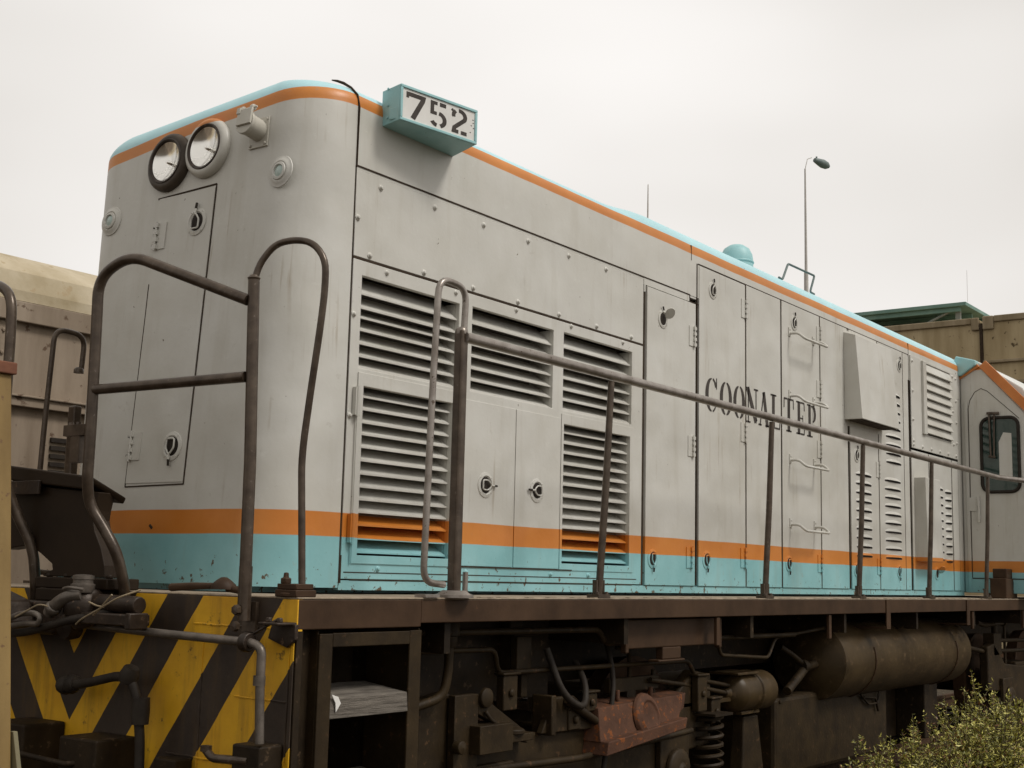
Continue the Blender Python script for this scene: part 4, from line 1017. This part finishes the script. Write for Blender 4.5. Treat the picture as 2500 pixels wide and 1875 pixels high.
# fuel tank
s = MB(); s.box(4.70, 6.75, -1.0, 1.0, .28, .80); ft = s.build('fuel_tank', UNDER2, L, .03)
s = MB(); s.box(6.76, 8.7, -.75, .75, .3, .95); s.box(7.62, 7.75, -1.0, -.75, .3, .76); s.build('battery_frame', UNDER_M, L, .01)
s = MB(); s.tube(rnd([(6.2, -1.02, .72), (6.45, -1.02, .70), (6.50, -1.02, .60)], .03, 4), .010, 8); s.tube(rnd([(6.15, -1.02, .74), (6.3, -1.02, .66), (6.5, -1.02, .66), (6.52, -1.02, .76)], .03, 4), .008, 8); s.build('drain_pipe', UNDER_M, L)
# bogies
def bogie(xc, near_detail=False):
    s = MB()
    fr = [(xc-1.35, .60), (xc-1.35, 1.00), (xc-1.15, 1.03), (xc-1.0, .95), (xc-.80, .83), (xc-.25, .79), (xc+.25, .79), (xc+.80, .83), (xc+1.0, .95), (xc+1.15, 1.03), (xc+1.35, 1.00), (xc+1.35, .60), (xc+1.0, .58), (xc+.8, .50), (xc+.45, .42), (xc-.45, .42), (xc-.8, .50), (xc-1.0, .58)]
    s.box(xc-.25, xc+.25, -1.0, 1.0, .5, .82)
    axle_boxes = []
    for dx in ():
        s.box(xc+dx-.16, xc+dx+.16, -1.09, -1.051, .34, .70); s.lathe((xc+dx, -1.09, .50), (0, -1, 0), [(.12, 0), (.12, .03), (.09, .045), (.04, .045), (.035, .06), (0, .062)], 18)
    b = s.build('bogie', UNDER2, L, .012)
    for y0, y1 in ((-1.05, -.97), (.97, 1.05)):
        s = MB(); s.prism(fr, 1, y0, y1); s.build('side_frame', UNDER2, b, .012)
    for dx in (-.85, .85):
        s = MB(); s.box(xc+dx-.16, xc+dx+.16, -1.09, -1.051, .34, .70); s.lathe((xc+dx, -1.09, .50), (0, -1, 0), [(.12, 0), (.12, .03), (.09, .045), (.04, .045), (.035, .06), (0, .062)], 18); s.build('axle_box', UNDER2, b, .01)
    for dx in (-.85, .85):
        s = MB()
        for sg in (-1, 1): s.lathe((xc+dx, .70*sg, .66), (0, sg, 0), [(.10, 0), (.38, .01), (.40, 0), (.44, 0), (.45, .11), (.42, .12), (.38, .10), (.12, .09), (.10, .16), (0, .16)], 40)
        s.cyl((xc+dx, -.7, .66), (xc+dx, .7, .66), .08); s.build('wheelset', STEELR_M, b)
    for dx in (1.25, ):
        s = MB(); pts = [(xc+dx+.085*cos(t*.5), -1.08+.085*sin(t*.5), .46+t*.0042) for t in range(0, 76)]
        s.tube(pts, .013, 6); s.box(xc+dx-.11, xc+dx+.11, -1.19, -.99, .44, .455); s.box(xc+dx-.11, xc+dx+.11, -1.19, -.99, .775, .79); s.build('spring', UNDER_M, b)
    return b
b1 = bogie(2.35)
bogie(10.6)
s = MB(); s.box(1.19, 1.36, -1.10, -1.06, .45, 1.02); s.lathe((1.40, -1.10, 1.0), (0, -1, 0), [(.045, 0), (.045, .02), (.02, .03), (0, .03)], 16); s.prism([(1.36, 1.01), (1.42, .99), (1.75, .82), (1.75, .77), (1.36, .93)], 1, -1.10, -1.06)
s.box(1.30, 1.55, -1.16, -1.02, .76, .885); s.box(1.54, 1.74, -1.14, -1.04, .79, .825); s.lathe((1.2, -1.1, .80), (0, -1, 0), [(.03, 0), (.03, .04), (0, .05)], 12)
s.tube(rnd([(1.40, -1.11, .94), (1.43, -1.12, .90), (1.50, -1.12, .87)], .02, 4), .01, 8)
s.lathe((1.62, -1.10, .845), (0, 0, 1), [(.06, -.02), (.06, .0), (.04, .01), (0, .012)], 14)
s.build('bogie_stay', UNDER2, b1, .006)
s = MB(); s.prism([(1.88, .80), (1.98, .965), (2.16, .965), (2.42, .82), (2.42, .79)], 1, -1.09, -1.052); s.box(1.92, 1.96, -1.12, -1.0, .79, .98); s.tube([(2.06, -1.11, .95), (2.45, -1.11, .78)], .022, 8); s.build('equaliser_arm', UNDER2, b1, .006)
# rusty brake casting on the bogie
s = MB()
X_ = lambda x, z, y: (x, y, z)
front = [(2.34, .705, -1.17), (3.10, .765, -1.17), (3.16, .80, -1.14), (3.13, .83, -1.13), (3.27, .915, -1.10), (2.36, .905, -1.10)]
s.hexa([(2.30, -1.20, .668), (3.12, -1.20, .742), (3.12, -1.0, .742), (2.30, -1.0, .668), (2.32, -1.20, .735), (3.14, -1.20, .80), (3.14, -1.0, .80), (2.32, -1.0, .735)])
s.hexa([(2.31, -1.155, .73), (3.12, -1.155, .79), (3.12, -1.0, .79), (2.31, -1.0, .73), (2.34, -1.12, .895), (3.25, -1.12, .915), (3.25, -.95, .93), (2.34, -.95, .91)])
s.hexa([(3.12, -1.13, .80), (3.24, -1.12, .835), (3.24, -1.0, .835), (3.12, -1.0, .80), (3.20, -1.115, .915), (3.27, -1.115, .92), (3.27, -.98, .93), (3.20, -.98, .92)])
s.lathe((2.78, -1.15, .825), (0, -1, .25), [(.13, -.01), (.12, .012), (.085, .028), (.075, .018), (0, .012)], 20)
for x in (2.62, 2.97): s.cyl((x, -1.06, .91), (x, -1.06, .965), .014, None, 8)
s.build('rusty_casting', RUST_M, b1, .014, label='rust-red bolted casting', seg=3)
rg = random.Random(5)
def pipe(name, pts, r, m=None, rr=.05):
    p = MB(); p.tube(rnd(pts, rr, 5), r, 8)
    for q in pts[1:-1]:
        pass
    return p.build(name, m or UNDER2, L)
pipe('train_pipe', [(.8, -1.14, 1.30), (2.3, -1.14, 1.29), (2.36, -1.14, 1.22), (4.7, -1.14, 1.215)], .016)
pipe('train_pipe', [(.8, -1.08, 1.22), (1.5, -1.08, 1.21), (1.55, -1.06, 1.10), (3.4, -1.06, 1.09), (3.5, -1.06, .98), (3.95, -1.04, .92)], .013)
pipe('conduit', [(3.55, -1.16, 1.33), (3.6, -1.16, 1.12), (4.3, -1.14, 1.08), (4.45, -1.12, 1.2), (5.3, -1.12, 1.25)], .011)
pipe('air_hose', [(1.95, -1.06, 1.20), (1.98, -1.14, .98), (2.15, -1.16, .90), (2.25, -1.10, 1.02), (2.3, -1.0, 1.12)], .018, GASKET, .12)

pipe('brake_rod', [(1.3, -1.08, .68), (2.2, -1.10, .66), (3.4, -1.08, .70)], .018)
pipe('brake_rod', [(3.0, -1.04, 1.0), (3.5, -1.04, .94), (3.9, -1.04, .88)], .014)
pipe('sand_hose', [(2.55, -1.0, 1.3), (2.56, -1.08, 1.05), (2.48, -1.10, .80), (2.42, -1.10, .55)], .014, GASKET, .12)
for (x, z, hh) in ((1.55, .93, .16), (2.10, .80, .10), (2.25, .88, .09), (3.45, .80, .20), (3.62, .72, .14)):
    p = MB(); p.box(x, x+.11, -1.10, -1.055, z, z+hh); p.box(x-.015, x+.125, -1.11, -1.05, z+hh, z+hh+.014)
    p.lathe((x+.055, -1.10, z+hh*.5), (0, -1, 0), [(.022, 0), (.020, .014), (0, .018)], 6); p.build('guide_bracket', UNDER2, L, .006)
for x in (4.35, 5.0, 5.6, 6.2):
    p = MB(); p.lathe((x+.42, -1.0, .77), (0, -1, 0), [(.014, 0), (.012, .010), (0, .012)], 6); p.build('tank_bolt', UNDER2, ft)
p = MB(); p.hexa([(4.1, -1.06, .30), (4.42, -1.06, .30), (4.42, -.96, .30), (4.1, -.96, .30), (4.16, -1.04, .72), (4.36, -1.04, .72), (4.36, -.96, .72), (4.16, -.96, .72)]); p.build('axle_guard', UNDER2, L, .01)
# pipes by the second bogie
s = MB(); s.tube(rnd([(9.1, -1.0, 1.23), (9.3, -1.0, 1.20), (10.0, -1.0, 1.215)], .05, 4), .022, 8); s.lathe((9.95, -1.0, 1.213), (1, 0, 0), [(.035, -.03), (.035, .03)], 10)
s.tube([(8.7, -1.0, 1.02), (9.35, -1.0, .95)], .022, 8); s.tube([(9.98, -1.0, 1.2), (9.98, -1.0, .78)], .014, 8); s.tube([(9.65, -1.0, 1.2), (9.65, -1.0, .78)], .03, 8); s.box(9.45, 9.7, -1.05, -.95, .92, 1.12)
s.tube([(9.7, -1.0, 1.05), (10.8, -1.0, 1.03)], .02, 8); s.tube([(9.7, -1.0, .95), (10.8, -1.0, .93)], .02, 8); s.build('brake_piping', UNDER2, L)

# ------------------------------------------------------------------ end post of the neighbouring unit at the left edge
yp = thing('end_post', 'faded yellow steel post with rust-red cap at the left edge in front of the coupler', 'post', (-1.2, -1.45, 0))
s = MB(); s.hexa([(-1.20, -1.40, .0), (-1.11, -1.40, .0), (-1.11, -1.15, .0), (-1.20, -1.15, .0), (-1.20, -1.118, 2.13), (-1.11, -1.118, 2.13), (-1.11, -.90, 2.13), (-1.20, -.90, 2.13)]); s.build('post', YPOST_M, yp, .005)
s = MB(); s.hexa([(-1.21, -1.132, 2.13), (-1.10, -1.132, 2.13), (-1.10, -.89, 2.13), (-1.21, -.89, 2.13), (-1.21, -1.130, 2.168), (-1.10, -1.130, 2.168), (-1.10, -.89, 2.168), (-1.21, -.89, 2.168)]); s.build('cap', RUSTC_M, yp, .004)
s = MB(); s.hexa([(-1.105, -1.60, .0), (-1.09, -1.60, .0), (-1.09, -1.38, .0), (-1.105, -1.38, .0), (-1.105, -1.262, 1.06), (-1.09, -1.262, 1.06), (-1.09, -1.245, 1.06), (-1.105, -1.245, 1.06)]); s.build('foot_angle', GPOST_M, yp, .002)

# ------------------------------------------------------------------ weeds
def weed(name, label, cx, cy, stems, hmin, hmax, spread, seed, cols, leaf=.038, group='weeds growing beside the locomotive', nl=38, side=4):
    r = random.Random(seed); st = MB(); lf = MB()
    for k in range(stems):
        a = r.uniform(0, 2*pi); d = spread*math.sqrt(r.random()); bx, by = cx+d*cos(a)*1.0, cy+d*sin(a)*.55
        h = (hmin+(hmax-hmin)*r.random()**2.4)*(1-.25*(d/spread)**2); lx, ly = r.uniform(-.16, .16)*h, r.uniform(-.16, .16)*h
        pts = [Vector((bx+lx*t*t, by+ly*t*t, -.03+h*t)) for t in (0, .25, .5, .75, 1)]
        st.tube([tuple(p) for p in pts], [.006, .005, .004, .003, .0015], 5)
        branches = [(pts[0], pts[4], .15, 1.0, nl)]
        for q in range(side):
            t = r.uniform(.3, .85); i = int(t*4); base = pts[i].lerp(pts[i+1], t*4-i); an = r.uniform(0, 2*pi); ln = h*r.uniform(.12, .28)
            tip = base+Vector((cos(an)*ln*.7, sin(an)*ln*.7, ln*.8)); st.tube([tuple(base), tuple(tip)], [.003, .001], 4)
            branches.append((base, tip, .1, 1.0, nl//4))
        for (p0, p1, t0, t1, n) in branches:
            for q in range(n):
                t = t0+(t1-t0)*(r.random()**.62)
                if p0 is pts[0]: i = min(3, int(t*4)); c = pts[i].lerp(pts[i+1], t*4-i)
                else: c = p0.lerp(p1, t)
                an = r.uniform(0, 2*pi); el = r.uniform(-.2, 1.1); ln = leaf*r.uniform(.4, 1.5)*(1.2-.62*t); wd = ln*r.uniform(.15, .27)
                d_ = Vector((cos(an)*cos(el), sin(an)*cos(el), sin(el))); sd_ = d_.cross(Vector((r.uniform(-.4, .4), r.uniform(-.4, .4), 1))).normalized()*wd
                nn = d_.cross(sd_).normalized()*ln*.12
                lf.m = r.choices((0, 1, 2), cols)[0]
                lf.add([c, c+d_*ln*.5+sd_+nn, c+d_*ln, c+d_*ln*.5-sd_+nn], [(0, 1, 2), (0, 2, 3)])
    o = thing(name, label, 'weed', (cx, cy, 0), group)
    st.build('stems', STEM_M, o); lf.build('leaves', [LEAF_A, LEAF_B, LEAF_C], o)
weed('weed', 'tallest bright green weed clump at the right, its tip reaching towards the air reservoir', 5.72, -2.02, 95, .50, 1.12, .48, 11, (5, 4, .6), nl=60)
weed('weed', 'rusty-tipped weed clump just left of the tallest weed', 5.05, -2.0, 90, .48, .95, .45, 12, (5, 3, 1.6), nl=56)
weed('weed', 'yellow-green weed clump in the middle of the weeds, left of the rusty-tipped one', 4.35, -1.98, 90, .46, .84, .45, 13, (5, 4.5, 1), nl=56)
weed('weed', 'low sparse weed clump at the left end of the weeds', 3.60, -2.0, 62, .46, .76, .45, 17, (5, 3.5, .8), nl=46)
weed('weed', 'dense weed clump in the bottom right corner', 6.55, -2.10, 120, .52, .96, .60, 14, (5, 5, 1.0), nl=56)
weed('weed', 'pale-leaved weed clump in front, bottom right', 5.4, -2.55, 100, .44, .72, .62, 15, (3, 6, .8), nl=50)
weed('weed', 'thin weed with a small yellow tip below the rusty casting', 1.95, -1.6, 2, .66, .70, .05, 16, (1, 6, 0), nl=26, side=2)
